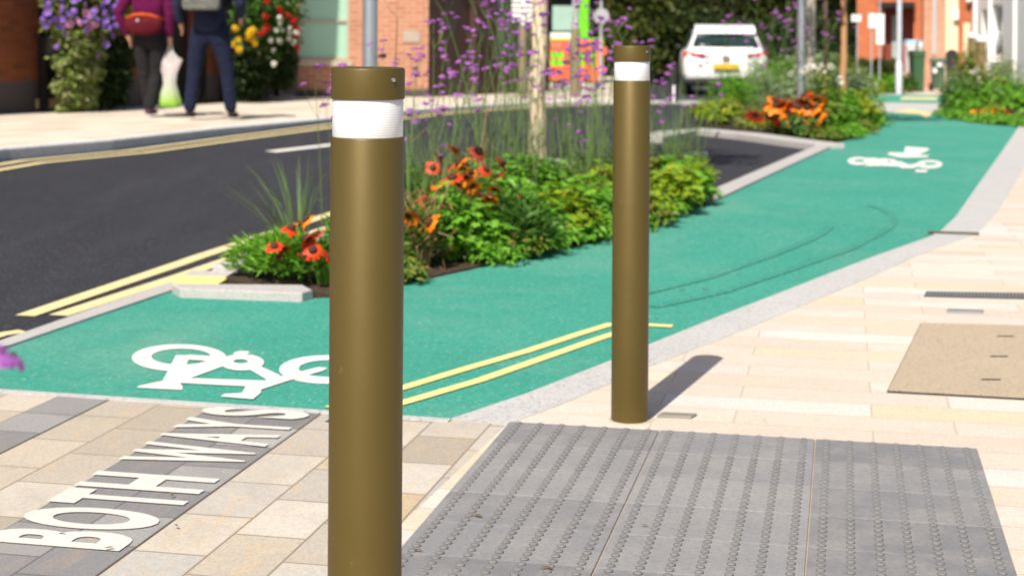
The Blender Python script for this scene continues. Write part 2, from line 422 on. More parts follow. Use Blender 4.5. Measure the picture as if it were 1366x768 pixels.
# tactile paving of blistered slabs
nB = 21; bp = (TR - TL).length / nB
pa = .0335; ru = 7
t = MB(); tb = MB()
rows = 56
rnd = random.Random(4)
for i in range(3):
    for j in range(rows // ru):
        a0 = TL + B * (i * 7 * bp) - A * (j * ru * pa)
        x0, x1 = .0018, 7 * bp - .0018
        if i == 0: x0 = 0
        z = .0135 + rnd.uniform(-.0008, .0008)
        Mx = Matrix(((B.x, A.x, 0, a0.x), (B.y, A.y, 0, a0.y), (0, 0, 1, 0), (0, 0, 0, 1)))
        t.box(x0, x1, -ru * pa + .0008, -.0008, .003, z, Mx)
for i in range(nB):
    for j in range(rows):
        c = TL + B * ((i + .5) * bp) - A * ((j + .5) * pa)
        if c.y < 2.9: continue
        r = .0102
        tb.lathe([(r, 0), (r * .9, .0034), (r * .62, .0049), (.0005, .0052)], 10, (c.x, c.y, .0127))
rows = rows * pa / bp
k = Nd('blister_slab'); gi = k.n('ShaderNodeNewGeometry').outputs['Random Per Island']
col = k.ramp(gi, [(0, (.17, .17, .18)), (.5, (.225, .225, .235)), (1, (.275, .273, .275))])
col = k.mix(k.ramp(k.noise(5, 5, .7), [(.42, 0.0), (.7, .6)]), col, (.34, .325, .30))
col = k.mix(k.ramp(k.noise(90, 3, .7), [(.3, .4), (.7, 0.0)]), col, (.10, .10, .11))
k.bump(k.noise(220, 3, .7), .3, .003)
M['blister'] = k.fin(col, .8, 0, .3)
k = Nd('blister_dome')
col = k.mix(k.noise(60, 3), (.105, .105, .112), (.21, .208, .205)); M['dome'] = k.fin(col, .75, 0, .3)
sheet('tactile_bedding', [TL - B * .0, TR, TR - A * rows * bp, TL - A * rows * bp], .0085, plain('lime_jointing', (.36, .30, .23), .9, 0, .3, 12), .006)
tp = t.build('tactile_paving', M['blister'], bevel=.0015); tp['kind'] = 'structure'
td = tb.build('blister', M['dome'], tp, smooth=True); td['kind'] = 'stuff'

# tan inspection cover, drain grate, small plates
cov = gp([(1228, 434), (1400, 438.5), (1412, 538), (1183, 525.5)])
cv = thing('inspection_cover', 'tan gravel-filled inspection cover let into the pale paving', 'manhole cover', (cov[0] + cov[2]) / 2)
o = cv.location
def local(pts): return [Vector((p.x - o.x, p.y - o.y, 0)) for p in pts]
fr = MB(); L_ = local(cov); fr.prism(L_, .002, .0085); fr.build('frame', plain('cover_frame', (.06, .055, .05), .6, .5), cv)
ins = [p * .985 for p in L_]; fr = MB(); fr.prism(ins, .009, .0125)
fr.build('tray', gritty('cover_aggregate', (.40, .325, .235), (.50, .43, .34), 120, .6, .12, 3, .9, .4), cv)
for q in ((.68, .2), (.66, .52), (.64, .84)):
    s_ = MB(); ax = (ins[1] - ins[0]); ay = (ins[3] - ins[0]); c0 = ins[0] + ax * q[0] + ay * q[1]
    s_.box(c0.x - .03, c0.x + .03, c0.y - .006, c0.y + .006, .0128, .0145); s_.build('lifting_slot', M['black_matt'], cv)
gr = gp([(1236, 390.5), (1420, 393.5), (1420, 402), (1232, 397.5)])
gt = thing('drain_grate', 'narrow steel slot drain grating in the pale footway', 'drain', (gr[0] + gr[2]) / 2); o = gt.location
L_ = local(gr); m = MB(); m.prism(L_, .002, .007); m.build('channel', plain('drain_dark', (.05, .05, .05), .7), gt)
m = MB(); ax = (L_[1] - L_[0]); ay = (L_[3] - L_[0])
for i in range(40):
    a0 = L_[0] + ax * (i / 40); a1 = L_[0] + ax * ((i + .55) / 40)
    m.prism([a0 + ay * .08, a1 + ay * .08, a1 + ay * .92, a0 + ay * .92], .0074, .010)
m.build('grating', plain('grate_steel', (.30, .30, .30), .5, .5), gt)
def plate(lbl, px, col):
    q = gp(px); th = MB(); c = sum(q, Vector()) / len(q)
    th.prism([p - c for p in q], .002, .0125)
    ob = th.build('valve_cover', col, None, loc=c, bevel=.002); tag(ob, lbl, 'valve cover')
plate('small grey valve cover flush in the paving beyond the tan cover', [(1264, 415.5), (1312, 417), (1310, 420.5), (1262, 419)], plain('valve_iron', (.28, .28, .28), .6, .4))
plate('small worn valve plate beside the foot of the farther bollard', [(884, 554.5), (930, 556.5), (922, 561), (876, 559)], plain('valve_worn', (.26, .24, .21), .7, .3))

# ---------------------------------------------------------------- painted markings
def painted(name, pieces, mat, z0=.0025, step=.0002):
    m = MB()
    for i, pl in enumerate(pieces):
        if len(pl) == 2 and isinstance(pl[0][0], (list, tuple, Vector)): # ring: outer, inner
            o_, n_ = pl; n = len(o_)
            z = z0 + step * i
            q = [Vector((p.x, p.y, zb(p.y) + z)) for p in o_] + [Vector((p.x, p.y, zb(p.y) + z)) for p in n_]
            m.add(q, [(j, (j + 1) % n, n + (j + 1) % n, n + j) for j in range(n)])
        else:
            z = z0 + step * i
            bm = bmesh.new(); f = bm.faces.new([bm.verts.new((p.x, p.y, zb(p.y) + z)) for p in pl]); f.normal_update()
            if f.normal.z < 0: f.normal_flip()
            bmesh.ops.triangulate(bm, faces=bm.faces[:]); bm.verts.index_update()
            m.add([v.co.copy() for v in bm.verts], [tuple(v.index for v in f.verts) for f in bm.faces]); bm.free()
    return m.build(name, mat)
def rg(fn, c, r, ci, ri, n=40):
    o_ = [fn(c[0] + r[0] * math.cos(2 * PI * i / n), c[1] + r[1] * math.sin(2 * PI * i / n)) for i in range(n)]
    i_ = [fn(ci[0] + ri[0] * math.cos(2 * PI * i / n), ci[1] + ri[1] * math.sin(2 * PI * i / n)) for i in range(n)]
    return [o_, i_]
s1 = 295 / 1366.
f1 = lambda x, y: G(150 + x * s1, 440 + y * s1)
pl = lambda f, pts: [f(x, y) for x, y in pts]
bike = painted('bicycle_symbol', [
    rg(f1, (412, 175), (292, 83), (424, 168), (184, 50)), rg(f1, (1322, 248), (292, 88), (1334, 242), (184, 52)),
    pl(f1, [(392, 160), (480, 160), (450, 235), (408, 322), (432, 352), (432, 374), (150, 360), (160, 350), (310, 318), (340, 262)]),
    pl(f1, [(400, 272), (640, 196), (720, 214), (480, 302), (402, 306)]),
    pl(f1, [(394, 300), (948, 318), (930, 358), (384, 330)]),
    rg(f1, (800, 205), (136, 50), (792, 199), (46, 13)),
    pl(f1, [(745, 148), (775, 136), (835, 136), (850, 146), (800, 164), (760, 164)]),
    pl(f1, [(820, 232), (895, 222), (1040, 288), (962, 318)]),
    pl(f1, [(818, 352), (945, 316), (1270, 236), (1330, 240), (1300, 258), (1090, 318), (918, 374)]),
    pl(f1, [(828, 346), (922, 350), (916, 395), (868, 434), (840, 432), (668, 418), (690, 402), (800, 396)]),
    pl(f1, [(470, 160), (610, 168), (690, 205), (650, 216), (560, 196), (470, 190)]),
], M['white_paint'])
tag(bike, 'large white painted bicycle symbol on green lane behind the nearer bollard', 'road marking')
s2 = 200 / 1366.
f2 = lambda x, y: G(1100 + x * s2, 180 + y * s2)
bike2 = painted('bicycle_symbol', [
    rg(f2, (308, 240), (98, 36), (318, 238), (52, 12)), rg(f2, (955, 270), (118, 38), (960, 266), (66, 13)),
    pl(f2, [(345, 215), (480, 212), (440, 262), (520, 285), (360, 286), (400, 262)]),
    pl(f2, [(430, 225), (560, 216), (600, 232), (470, 270)]),
    rg(f2, (590, 248), (70, 26), (590, 248), (26, 7)),
    pl(f2, [(440, 262), (700, 268), (700, 292), (470, 284)]),
    pl(f2, [(610, 250), (690, 245), (780, 280), (740, 292)]),
    pl(f2, [(690, 286), (900, 258), (920, 268), (800, 308), (690, 306)]),
    pl(f2, [(830, 320), (940, 322), (930, 345), (826, 342)]),
], M['white_paint'])
tag(bike2, 'smaller white painted bicycle symbol farther along the green lane', 'road marking')
arrow = painted('lane_arrow', [pl(f2, [(735, 108), (950, 124), (950, 140), (850, 184), (958, 190), (930, 206), (740, 209), (670, 205), (570, 180), (590, 162), (725, 166)])], M['white_paint'])
tag(arrow, 'white painted arrow just beyond the smaller bicycle symbol', 'road marking')

z7 = lambda x, y: G(x * .505, 380 + y * .505)
t0 = z7(312, 712); t0d = A.copy(); off_ = (t0 - lorg).dot(B) - 2 * pitch + .02; t0 = t0 - B * off_; t0.z = 0
def sal(x, y): return (z7(x, y) - t0).dot(A)
SPAN = [('B', sal(312, 713), sal(352, 668)), ('O', sal(250, 657), sal(250, 598)), ('T', sal(155, 583), sal(232, 547)), ('H', sal(228, 541), sal(275, 501)),
        ('W', sal(355, 472), sal(432, 424)), ('A', sal(442, 420), sal(500, 388)), ('Y', sal(498, 390), sal(563, 361)), ('S', sal(572, 352), sal(590, 330))]
cur = []
L = [list(q) for q in SPAN]
for q in range(1, 8):            # keep the letters from running into one another
    if L[q][1] < L[q - 1][2] + .012: mid = (L[q][1] + L[q - 1][2]) / 2; L[q][1] = mid + .006; L[q - 1][2] = mid - .006
wm_ = MB()
for qi, (ch, s0, s1_) in enumerate(L):
    cu = bpy.data.curves.new('letter', 'FONT'); cu.body = ch; cu.resolution_u = 6; cu.offset = .038
    to = bpy.data.objects.new('letter_tmp', cu); COL.objects.link(to); bpy.context.view_layer.update()
    me = bpy.data.meshes.new_from_object(to.evaluated_get(bpy.context.evaluated_depsgraph_get())); bpy.data.objects.remove(to)
    x_ = [v.co.x for v in me.vertices]; y_ = [v.co.y for v in me.vertices]; x0, x1, y0, y1 = min(x_), max(x_), min(y_), max(y_)
    out = []
    for v in me.vertices:
        fx, fy = (v.co.x - x0) / (x1 - x0), (v.co.y - y0) / (y1 - y0)
        sv = s0 + (s1_ - s0) * fx
        o_ = t0 + t0d * (sv / t0d.dot(A)) - B * (.325 * fy)
        out.append((o_.x, o_.y, .0092 + .0002 * qi))
    fs = []
    for p in me.polygons:
        q = list(p.vertices); a_, b_, c_ = [Vector(out[w]) for w in q[:3]]
        fs.append(tuple(q) if (b_ - a_).cross(c_ - a_).z > 0 else tuple(q[::-1]))
    wm_.add(out, fs)
    print('LETTER', ch, round(s0, 3), round(s1_, 3))
w = wm_.build('painted_words', M['letter_paint']); tag(w, 'cream painted words BOTH WAYS along the dark paving band', 'road marking')

def lines(name, label, segs, w, mat, dz):
    m = MB()
    for pts in segs:
        # split at y=8
        q = []
        for i, p in enumerate(pts):
            if i and (pts[i - 1].y - 8) * (p.y - 8) < 0:
                k_ = (8 - pts[i - 1].y) / (p.y - pts[i - 1].y); q.append(pts[i - 1].lerp(p, k_))
            q.append(p)
        po = off_poly(q, w / 2, -w / 2); n = len(q)
        vs = [Vector((p.x, p.y, zb(p.y) + dz + (rise(p) if dz < 0 else 0))) for p in po]
        m.add(vs, [(j, j + 1, 2 * n - 2 - j, 2 * n - 1 - j) for j in range(n - 1)])
    ob = m.build(name, mat); tag(ob, label, 'road marking'); return ob
Y = gp
lines('double_yellow_line', 'double yellow lines on the asphalt at the near road edge', [Y([(33, 415.5), (240, 347.5), (440, 282.5), (560, 247)]), Y([(78, 415), (240, 363.5), (440, 299.5), (560, 263)])], .085, M['yellow_cream'], -.0155)
lines('yellow_line_end', 'short stub of yellow line at the left edge by the kerb', [Y([(-80, 464), (0, 440), (31, 435.5)])], .07, M['yellow_cream'], -.0155)
lines('double_yellow_line', 'pair of yellow lines curving across the green lane between the bollards', [Y([(440, 545), (538, 518), (620, 493), (700, 470), (770, 447), (817, 432.5)]), Y([(440, 565), (538, 538), (640, 508), (740, 473), (800, 452), (835, 441)])], .045, M['yellow_paint'], .004)
lines('yellow_line_end', 'short yellow line end just right of the farther bollard', [Y([(840, 433.5), (866, 434.3), (897, 436)])], .055, M['yellow_paint'], .004)
lines('centre_dash', 'white centre dash on the road left of the nearer bollard', [Y([(361, 213.5), (450, 202)])], .13, M['white_paint'], -.0155)
lines('bay_line', 'white bay line on the asphalt behind the tree trunk', [Y([(690, 207), (765, 213)]), ], .14, M['white_paint'], -.0155)
lines('tyre_mark', 'dark curved tyre skid marks on the green lane', [Y([(872, 410), (960, 391), (1060, 358), (1130, 334), (1162, 318), (1182, 307), (1192, 297), (1191, 288), (1180, 280), (1160, 275)]), Y([(840, 396), (940, 372), (1030, 341), (1070, 325), (1095, 313), (1108, 303)])], .055, M['tyre'], .0035)

# far footway, across the road
ff = sheet('far_footway', kt + [base(862, 44), base(862, 70), Vector((-30, 70)), Vector((-30, 9))], DF, slabs('far_sandstone_paving', [(0, (.52, .44, .35)), (.5, (.62, .55, .46)), (1, (.66, .59, .50))], .6, .3, (.34, .29, .23), .006, R(62), vein=.1, stain=.25), .12)
# the kerb stands in front of the paving
isl = sheet('kerb_island', gp([(858, 140), (980, 141.5), (980, 135.5), (858, 134.5)], .09), .10, M['granite'], .14)
strip('granite_kerb', [p.copy() for p in kt], .15, DF + .004, gritty('street_kerb_granite', (.60, .60, .60), (.68, .68, .68), 60, .62, .12, 2, .8, .3), .14, bevel=.015)
ln = [p + Vector((.15, -.10, 0)) for p in kt]
lines('double_yellow_line', 'double yellow lines along the far kerb of the road', [[p + Vector((.09, -.06, 0)) for p in ln], [p + Vector((.28, -.18, 0)) for p in ln]], .085, M['yellow_cream'], -.0155)
# ------------------------------------------------------------------ bollards
k = Nd('bronze_bollard_paint')
nz = k.noise(420, 2, .7)
col = k.mix(k.noise(7, 4, .6), (.096, .066, .014), (.116, .081, .019))
col = k.mix(k.ramp(nz, [(.35, .0), (.65, .35)]), col, (.112, .084, .025))
spk = k.ramp(k.noise(55, 2, .8), [(.735, 0.0), (.755, .65)])
sz = k.n('ShaderNodeSeparateXYZ'); k.l(k.obj(), sz.inputs[0])
low = k.ramp(sz.outputs[2], [(.0, 1.0), (.22, .45), (.5, .12)])
col = k.mix(k.math('MULTIPLY', spk, low), col, (.62, .55, .42))
k.bump(nz, .12, .001)
M['bronze'] = k.fin(col, k.math('ADD', k.math('MULTIPLY', k.noise(30, 3), .12), .40), .36, .4)
k = Nd('reflective_sheeting')
sx = k.n('ShaderNodeSeparateXYZ'); k.l(k.obj(), sx.inputs[0])
cx = k.n('ShaderNodeCombineXYZ'); k.l(k.math('MULTIPLY', k.math('ARCTAN2', sx.outputs[1], sx.outputs[0]), .054), cx.inputs[0]); k.l(sx.outputs[2], cx.inputs[1])
br = k.n('ShaderNodeTexBrick'); k.l(cx.outputs[0], br.inputs['Vector'])
br.inputs['Color1'].default_value = (.80, .81, .83, 1); br.inputs['Color2'].default_value = (.74, .755, .775, 1); br.inputs['Mortar'].default_value = (.58, .60, .63, 1)
br.inputs['Scale'].default_value = 1; br.inputs['Brick Width'].default_value = .0042; br.inputs['Row Height'].default_value = .0036; br.inputs['Mortar Size'].default_value = .0007; br.inputs['Mortar Smooth'].default_value = .4
M['band'] = k.fin(br.outputs['Color'], .35, 0, .5)
RB = .0533
def bollard(label, loc, h=1.08, z0=.0, lean=0.0):
    t = thing('bollard', label, 'bollard', loc, 0, 'bronze bollards with white bands')
    t.rotation_euler = (0, lean, 0)
    hb0, hb1 = h - .100, h - .046
    m = MB(); m.lathe([(RB, z0), (RB, hb0 - .002), (RB - .0012, hb0), (RB - .0022, hb0 + .0004), (RB - .004, hb0)], 72); m.build('post', M['bronze'], t, angle=45)
    m = MB(); m.lathe([(RB - .0045, hb0 - .004), (RB - .0022, hb0 + .0005), (RB - .0022, hb1 - .0005), (RB - .0045, hb1 + .004)], 72); m.build('reflective_band', M['band'], t, angle=45)
    m = MB(); m.lathe([(RB - .004, hb1), (RB, hb1 + .001), (RB, h - .004), (RB - .001, h - .0012), (RB - .004, h), (0.001, h + .0008)], 72)
    cp = m.build('cap', M['bronze'], t, angle=45)
    Mt = Matrix.Translation((RB * .74, -RB * .70, h - .017)) @ Matrix.Rotation(R(45), 4, 'Z') @ Matrix.Rotation(R(90), 4, 'X')
    m = MB(); m.lathe([(.0028, -.002), (.0028, .0012), (.0014, .0016)], 12, M=Mt); m.build('screw', M['steel'], cp, angle=40)
    m = MB(); m.lathe([(RB + .007, -.02), (RB + .007, .0055), (RB + .001, .007)], 40); m.build('mortar_collar', plain('collar_mortar', (.40, .34, .26), .9, 0, .25, 30), t)
    return t
Df = 2130 * (2 * RB) / 49.3; Dn = 2130 * (2 * RB) / 98.4
pf = P(839.6, 556, 4.655); pf.z = 0.0
pf = Vector((P(839.8, 555, Df).x, Df, 0.0))
bollard('farther bronze bollard standing on pale paving with its shadow beside it', pf, h=1.083)
pn = Vector((P(487.2, 768, Dn).x, Dn, 0.0))
hn = P(491, 90, Dn).z
pn.x = (P(487, 768, Dn).x + P(490.6, 90, Dn).x) / 2
bollard('nearer bronze bollard, large in the foreground beside the painted words', pn, h=hn)

# ------------------------------------------------------------------ posts and lamp columns
def pole(name, label, cat, loc, r, h, mat, lower=None, lh=1.0, group=None):
    t = thing(name, label, cat, loc, 0, group)
    if lower:
        m = MB(); m.lathe([(r * 1.35, -.1), (r * 1.35, lh - .05), (r, lh)], 20); m.build('base_section', lower, t, angle=40)
        m = MB(); m.lathe([(r, lh - .01), (r * .9, h)], 20); m.build('shaft', mat, t, angle=40)
    else:
        m = MB(); m.lathe([(r, -.1), (r * .96, h)], 24); m.build('shaft', mat, t, angle=40)
    return t
def lantern(t, h, dx=-.9):
    m = MB(); m.tube([(0, 0, h), (0, 0, h + .15), (dx * .4, 0, h + .32), (dx, 0, h + .35)], .03, 8); m.build('arm', M['steel'], t, smooth=True)
    m = MB(); m.box(dx - .5, dx, -.12, .12, h + .28, h + .4); m.build('lamp_head', M['grey_metal'], t, bevel=.03)
g0 = base(493, 9.3); g0.z = 0.0
pole('signpost', 'bright galvanised steel post rising behind the nearer bollard', 'post', g0, .0445, 3.2, M['steel'])
q = base(697, 27.5, DF); t = pole('lamp_column', 'pale lamp column with brown lower section carrying a slatted white plate', 'lamp post', q, .055, 5.0, M['grey_metal'], M['brown_post'], 1.2); lantern(t, 5.0, -.9)
m = MB()
for i in range(5): m.box(-.20, .20, -.085, -.07, 1.27 + i * .085, 1.325 + i * .085)
m.box(-.03, .03, -.075, -.055, 1.22, 1.72); m.build('slatted_plate', M['white'], t)
q = base(767, 27.0, DF); t = pole('lamp_column', 'grey lamp column with brown lower section in front of orange barriers', 'lamp post', q, .06, 5.0, M['grey_metal'], M['brown_post'], 1.16); lantern(t, 5.0, .9)
q = base(801, 31, DF); t = pole('road_sign', 'back of a round grey road sign on a thin pole', 'road sign', q, .03, 1.75, M['grey_metal'])
Mt = Matrix.Translation((0, -.045, P(800, 22, 31).z - q.z)) @ Matrix.Rotation(R(90), 4, 'X')
m = MB(); m.lathe([(.155, -.008), (.155, .008)], 32, M=Mt); m.build('sign_disc', plain('sign_back', (.42, .44, .45), .5, .3), t)
q = base(1068, 21.5, .02); t = pole('lamp_column', 'tall pale lamp column rising behind the farther flower bed', 'lamp post', q, .055, 5.5, M['steel']); lantern(t, 5.5, -1.0)
q = base(1081, 23.5, .02); t = pole('signpost', 'broad dull grey post just right of the tall pale lamp column', 'post', q, .07, 3.2, plain('dull_post', (.40, .36, .30), .6, .1))
q = base(1199, 37, 0); t = pole('lamp_column', 'white-grey lamp column with wider lower half before the brick house', 'lamp post', q, .058, 5.2, plain('lamp_pale', (.60, .64, .70), .45, .2), plain('lamp_pale_base', (.62, .65, .70), .45, .2), 0.75); lantern(t, 5.2, 1.0)

# white-banded dark bollard near the car
q = base(898, 27.5, -.02)
t = thing('traffic_bollard', 'dark traffic bollard with a white strip left of the white car', 'bollard', q)
m = MB(); m.lathe([(.12, 0), (.12, .04), (.075, .07), (.07, .72), (.05, .80), (.01, .82)], 20); m.build('post', M['black_matt'], t, angle=40)
m = MB(); m.box(-.018, .018, -.082, -.068, .12, .42); m.build('reflector', M['white'], t)

# ------------------------------------------------------------------ buildings
def wall_mesh(L, H, th, ops, name, mat, parent, x0=0.0):
    """front face at y=0 facing -y, thickness behind; ops = rectangles left open"""
    xs = sorted({x0, L} | {a for o_ in ops for a in (o_[0], o_[1])}); zs = sorted({0, H} | {a for o_ in ops for a in (o_[2], o_[3])})
    xs = [x for x in xs if x0 <= x <= L]; zs = [z for z in zs if 0 <= z <= H]
    solid = lambda x, z: x0 < x < L and 0 < z < H and not any(o_[0] < x < o_[1] and o_[2] < z < o_[3] for o_ in ops)
    m = MB()
    for i in range(len(xs) - 1):
        for j in range(len(zs) - 1):
            a, b, c, d_ = xs[i], xs[i + 1], zs[j], zs[j + 1]; mx, mz = (a + b) / 2, (c + d_) / 2
            if not solid(mx, mz): continue
            m.add([(a, 0, c), (b, 0, c), (b, 0, d_), (a, 0, d_)], [(0, 1, 2, 3)])
            m.add([(a, th, c), (b, th, c), (b, th, d_), (a, th, d_)], [(3, 2, 1, 0)])
            e = 1e-3
            if not solid(a - e, mz): m.add([(a, 0, c), (a, 0, d_), (a, th, d_), (a, th, c)], [(0, 1, 2, 3)])
            if not solid(b + e, mz): m.add([(b, 0, c), (b, th, c), (b, th, d_), (b, 0, d_)], [(0, 1, 2, 3)])
            if not solid(mx, d_ + e): m.add([(a, 0, d_), (b, 0, d_), (b, th, d_), (a, th, d_)], [(0, 1, 2, 3)])
            if not solid(mx, c - e): m.add([(a, 0, c), (a, th, c), (b, th, c), (b, 0, c)], [(0, 1, 2, 3)])
    return m.build(name, mat, parent)
def window(parent, x0, x1, z0, z1, fmat, gmat, depth=.12, bars_v=1, bars_h=1, fw=.06, sill=None, name='window'):
    m = MB(); y0, y1 = depth, depth + .06
    m.box(x0, x0 + fw, y0, y1, z0, z1); m.box(x1 - fw, x1, y0, y1, z0, z1)
    m.box(x0 + fw, x1 - fw, y0, y1, z0, z0 + fw); m.box(x0 + fw, x1 - fw, y0, y1, z1 - fw, z1)
    for i in range(1, bars_v): xx = x0 + (x1 - x0) * i / bars_v; m.box(xx - fw * .35, xx + fw * .35, y0 + .006, y1 - .006, z0 + fw, z1 - fw)
    for i in range(1, bars_h): zz = z0 + (z1 - z0) * i / bars_h; m.box(x0 + fw, x1 - fw, y0 + .008, y1 - .008, zz - fw * .35, zz + fw * .35)
    w_ = m.build(name, fmat, parent)
    m = MB(); m.box(x0 + fw * .5, x1 - fw * .5, y0 + .025, y0 + .035, z0 + fw * .5, z1 - fw * .5); m.build('pane', gmat, w_)
    if sill: m = MB(); m.box(x0 - .06, x1 + .06, -.05, depth, z0 - .10, z0 - .004); m.build('sill', sill, w_)
    return w_
def glassmat(name, c, rough=.08): return plain(name, c, rough, 0, .25, 1.5, spec=.6)
M['glass'] = glassmat('dark_window_glass', (.03, .035, .04))
M['green_glass'] = plain('obscured_green_glass', (.36, .60, .47), .25, 0, .08, 2)
M['brick_dark'] = bricks('deep_red_brick', [(.19, .045, .014), (.27, .07, .02), (.23, .055, .018), (.15, .04, .016)], (.15, .07, .04), base_dark=.42)
M['brick_pink'] = bricks('orange_pink_brick', [(.42, .16, .09), (.50, .21, .12), (.46, .19, .10), (.53, .25, .15)], (.52, .36, .27), base_dark=.16)
M['brick_house'] = bricks('bright_orange_brick', [(.46, .10, .03), (.52, .13, .04), (.44, .10, .035)], (.42, .22, .13))
M['brick_pale'] = bricks('pale_orange_brick', [(.50, .22, .13), (.56, .27, .16), (.46, .19, .11)], (.58, .42, .32))
M['brick_shade_tint'] = bricks('shade_tinted_brown_brick', [(.05, .024, .02), (.07, .032, .025), (.045, .022, .02)], (.06, .04, .035))  # darkened brown: shade of the side wall is put into the colour
M['slate'] = plain('roof_slate', (.07, .072, .08), .7, 0, .3, 6)
def facade_frame(p0, p1):
    d_ = p1 - p0; d_.z = 0
    return math.atan2(d_.y, d_.x), d_.length

# --- the pub on the left: deep red brick with black frontage
a0, a1 = G(0, 152.5, DF), G(397, 131, DF)
an, L = facade_frame(a0, a1)
def ax_(u, off=0.0):   # distance along the frontage seen at column u
    d_ = (a1 - a0).normalized(); aa, _m = ray(u, 140)
    # a0 + d*s on line X = aa*Y
    ox, oy = a0.x + d_.y * off, a0.y - d_.x * off
    return (aa * oy - ox) / (d_.x - aa * d_.y)
pub = thing('brick_pub', 'deep red brick building with black painted frontage behind the two walkers', 'building', (a0.x, a0.y, zb(a0.y) + DF), an)
zd = zb(a1.y) - zb(a0.y)
xw0, xw1, xd0, xd1, xe0, xe1 = ax_(51), ax_(155), ax_(196), ax_(265), ax_(290), ax_(345)
ops = [(xw0, xw1, .16, 3.0), (xd0, xd1, .0, 3.0), (xe0 + .25, xe1, .7, 3.0), (-5.5, -3.5, .7, 2.6), (1 * xw0, xw1, 4.2, 5.8), (xe0, xe1, 4.2, 5.8)]
wall_mesh(L, 6.4, .35, ops, 'wall', M['brick_dark'], pub, x0=-8.0)
m = MB(); m.box(L + .0, L + .004, .35, 5, 0, 6.4); m.box(-8, L, 5, 5.2, 0, 6.4); m.build('rear_wall', M['brick_dark'], pub)
m = MB(); m.add([(-8.2, -.4, 6.4), (L + .1, -.4, 6.4), (L + .1, 2.6, 8.6), (-8.2, 2.6, 8.6), (-8.2, 5.5, 6.4), (L + .1, 5.5, 6.4)], [(0, 1, 2, 3), (3, 2, 5, 4), (0, 3, 4), (1, 5, 2)]); m.build('roof', M['slate'], pub)
sandst = plain('sandstone_sill', (.42, .32, .20), .8, 0, .15)
w_ = window(pub, xw0, xw1, .16, 3.0, M['black'], M['glass'], .05, 3, 2, .10)
m = MB(); m.box(xw0 - .05, xw1 + .05, -.10, .05, .04, .155); m.build('sill', sandst, w_)
dr = MB(); dr.box(xd0 + .02, xd1 - .02, .18, .24, .02, 2.2)
for (u0, u1, z0, z1) in ((.12, .45, .2, .9), (.55, .88, .2, .9), (.12, .45, 1.05, 2.0), (.55, .88, 1.05, 2.0)):
    dr.box(xd0 + (xd1 - xd0) * u0, xd0 + (xd1 - xd0) * u1, .165, .18, z0, z1)
dd = dr.build('door', M['black'], pub)
m = MB(); m.lathe([(.001, .02), (.03, .03), (.03, .05), (.001, .06)], 12, M=Matrix.Translation((xd0 + .12, .2, 1.05)) @ Matrix.Rotation(R(90), 4, 'X')); m.build('handle', plain('brass', (.6, .42, .15), .3, .9), dd)
m = MB(); m.box(xd0 + .02, xd1 - .02, .18, .22, 2.25, 2.98); m.build('fanlight', M['glass'], pub)
m = MB()
for xx in (xd0 - .10, xd1 + .02): m.box(xx, xx + .10, -.05, .0, 0, 3.05)
m.box(xd0 - .12, xd1 + .14, -.08, -.005, 3.06, 3.3); m.build('door_surround', M['black'], pub)
window(pub, xe0 + .25, xe1, .7, 3.0, M['black'], M['glass'], .08, 2, 2, .08, sandst)
window(pub, -5.5, -3.5, .7, 2.6, M['black'], M['glass'], .1, 2, 2, .08, sandst)
for x0_, x1_ in ((xw0, xw1), (xe0, xe1)): window(pub, x0_, x1_, 4.2, 5.8, M['white'], M['glass'], .1, 2, 2, .07, sandst)
m = MB(); m.tube([(xe0 + .06, -.06, .03), (xe0 + .06, -.06, 6.3)], .045, 10); m.build('downpipe', M['black'], pub, smooth=True)

# --- the lighter brick building facing the camera, with green glazing
DB0 = a1.y + .45; DB1 = DB0 + .5
b0, b1 = Vector((ray(396, 140)[0] * DB0, DB0, 0)), Vector((ray(571, 140)[0] * DB1, DB1, 0))
an2, L2 = facade_frame(b0, b1)
bz = zb(DB0) + DF
bb = thing('brick_building', 'orange-pink brick building with pale green obscured glazing and sand frames', 'building', (b0.x, b0.y, bz), an2)
pxm = 2130 / (DB0 + .25)
wx0, wx1 = .02, (466 - 396) / pxm
hz = lambda v: (HC - (v - 41) / pxm) - bz
wall_mesh(L2, 3.7, .35, [(wx0, wx1, hz(84), 2.9)], 'wall', M['brick_pink'], bb)
w_ = window(bb, wx0, wx1, hz(80), 2.9, M['beigeframe'], M['green_glass'], .06, 1, 1, .05)
m = MB(); m.box(wx0 + .05, wx1 - .05, .052, .11, hz(29.5), hz(26)); m.build('transom', M['beigeframe'], w_)
m = MB(); m.box(wx0 - .01, wx1 + .03, -.05, .10, hz(88), hz(80.5)); m.build('sill', M['beigeframe'], w_)
m = MB(); px0 = (537 - 396) / pxm; m.box(px0, px0 + .28, -.02, -.001, hz(56), hz(40)); m.build('wall_plaque', plain('plaque', (.40, .34, .28), .6), bb)
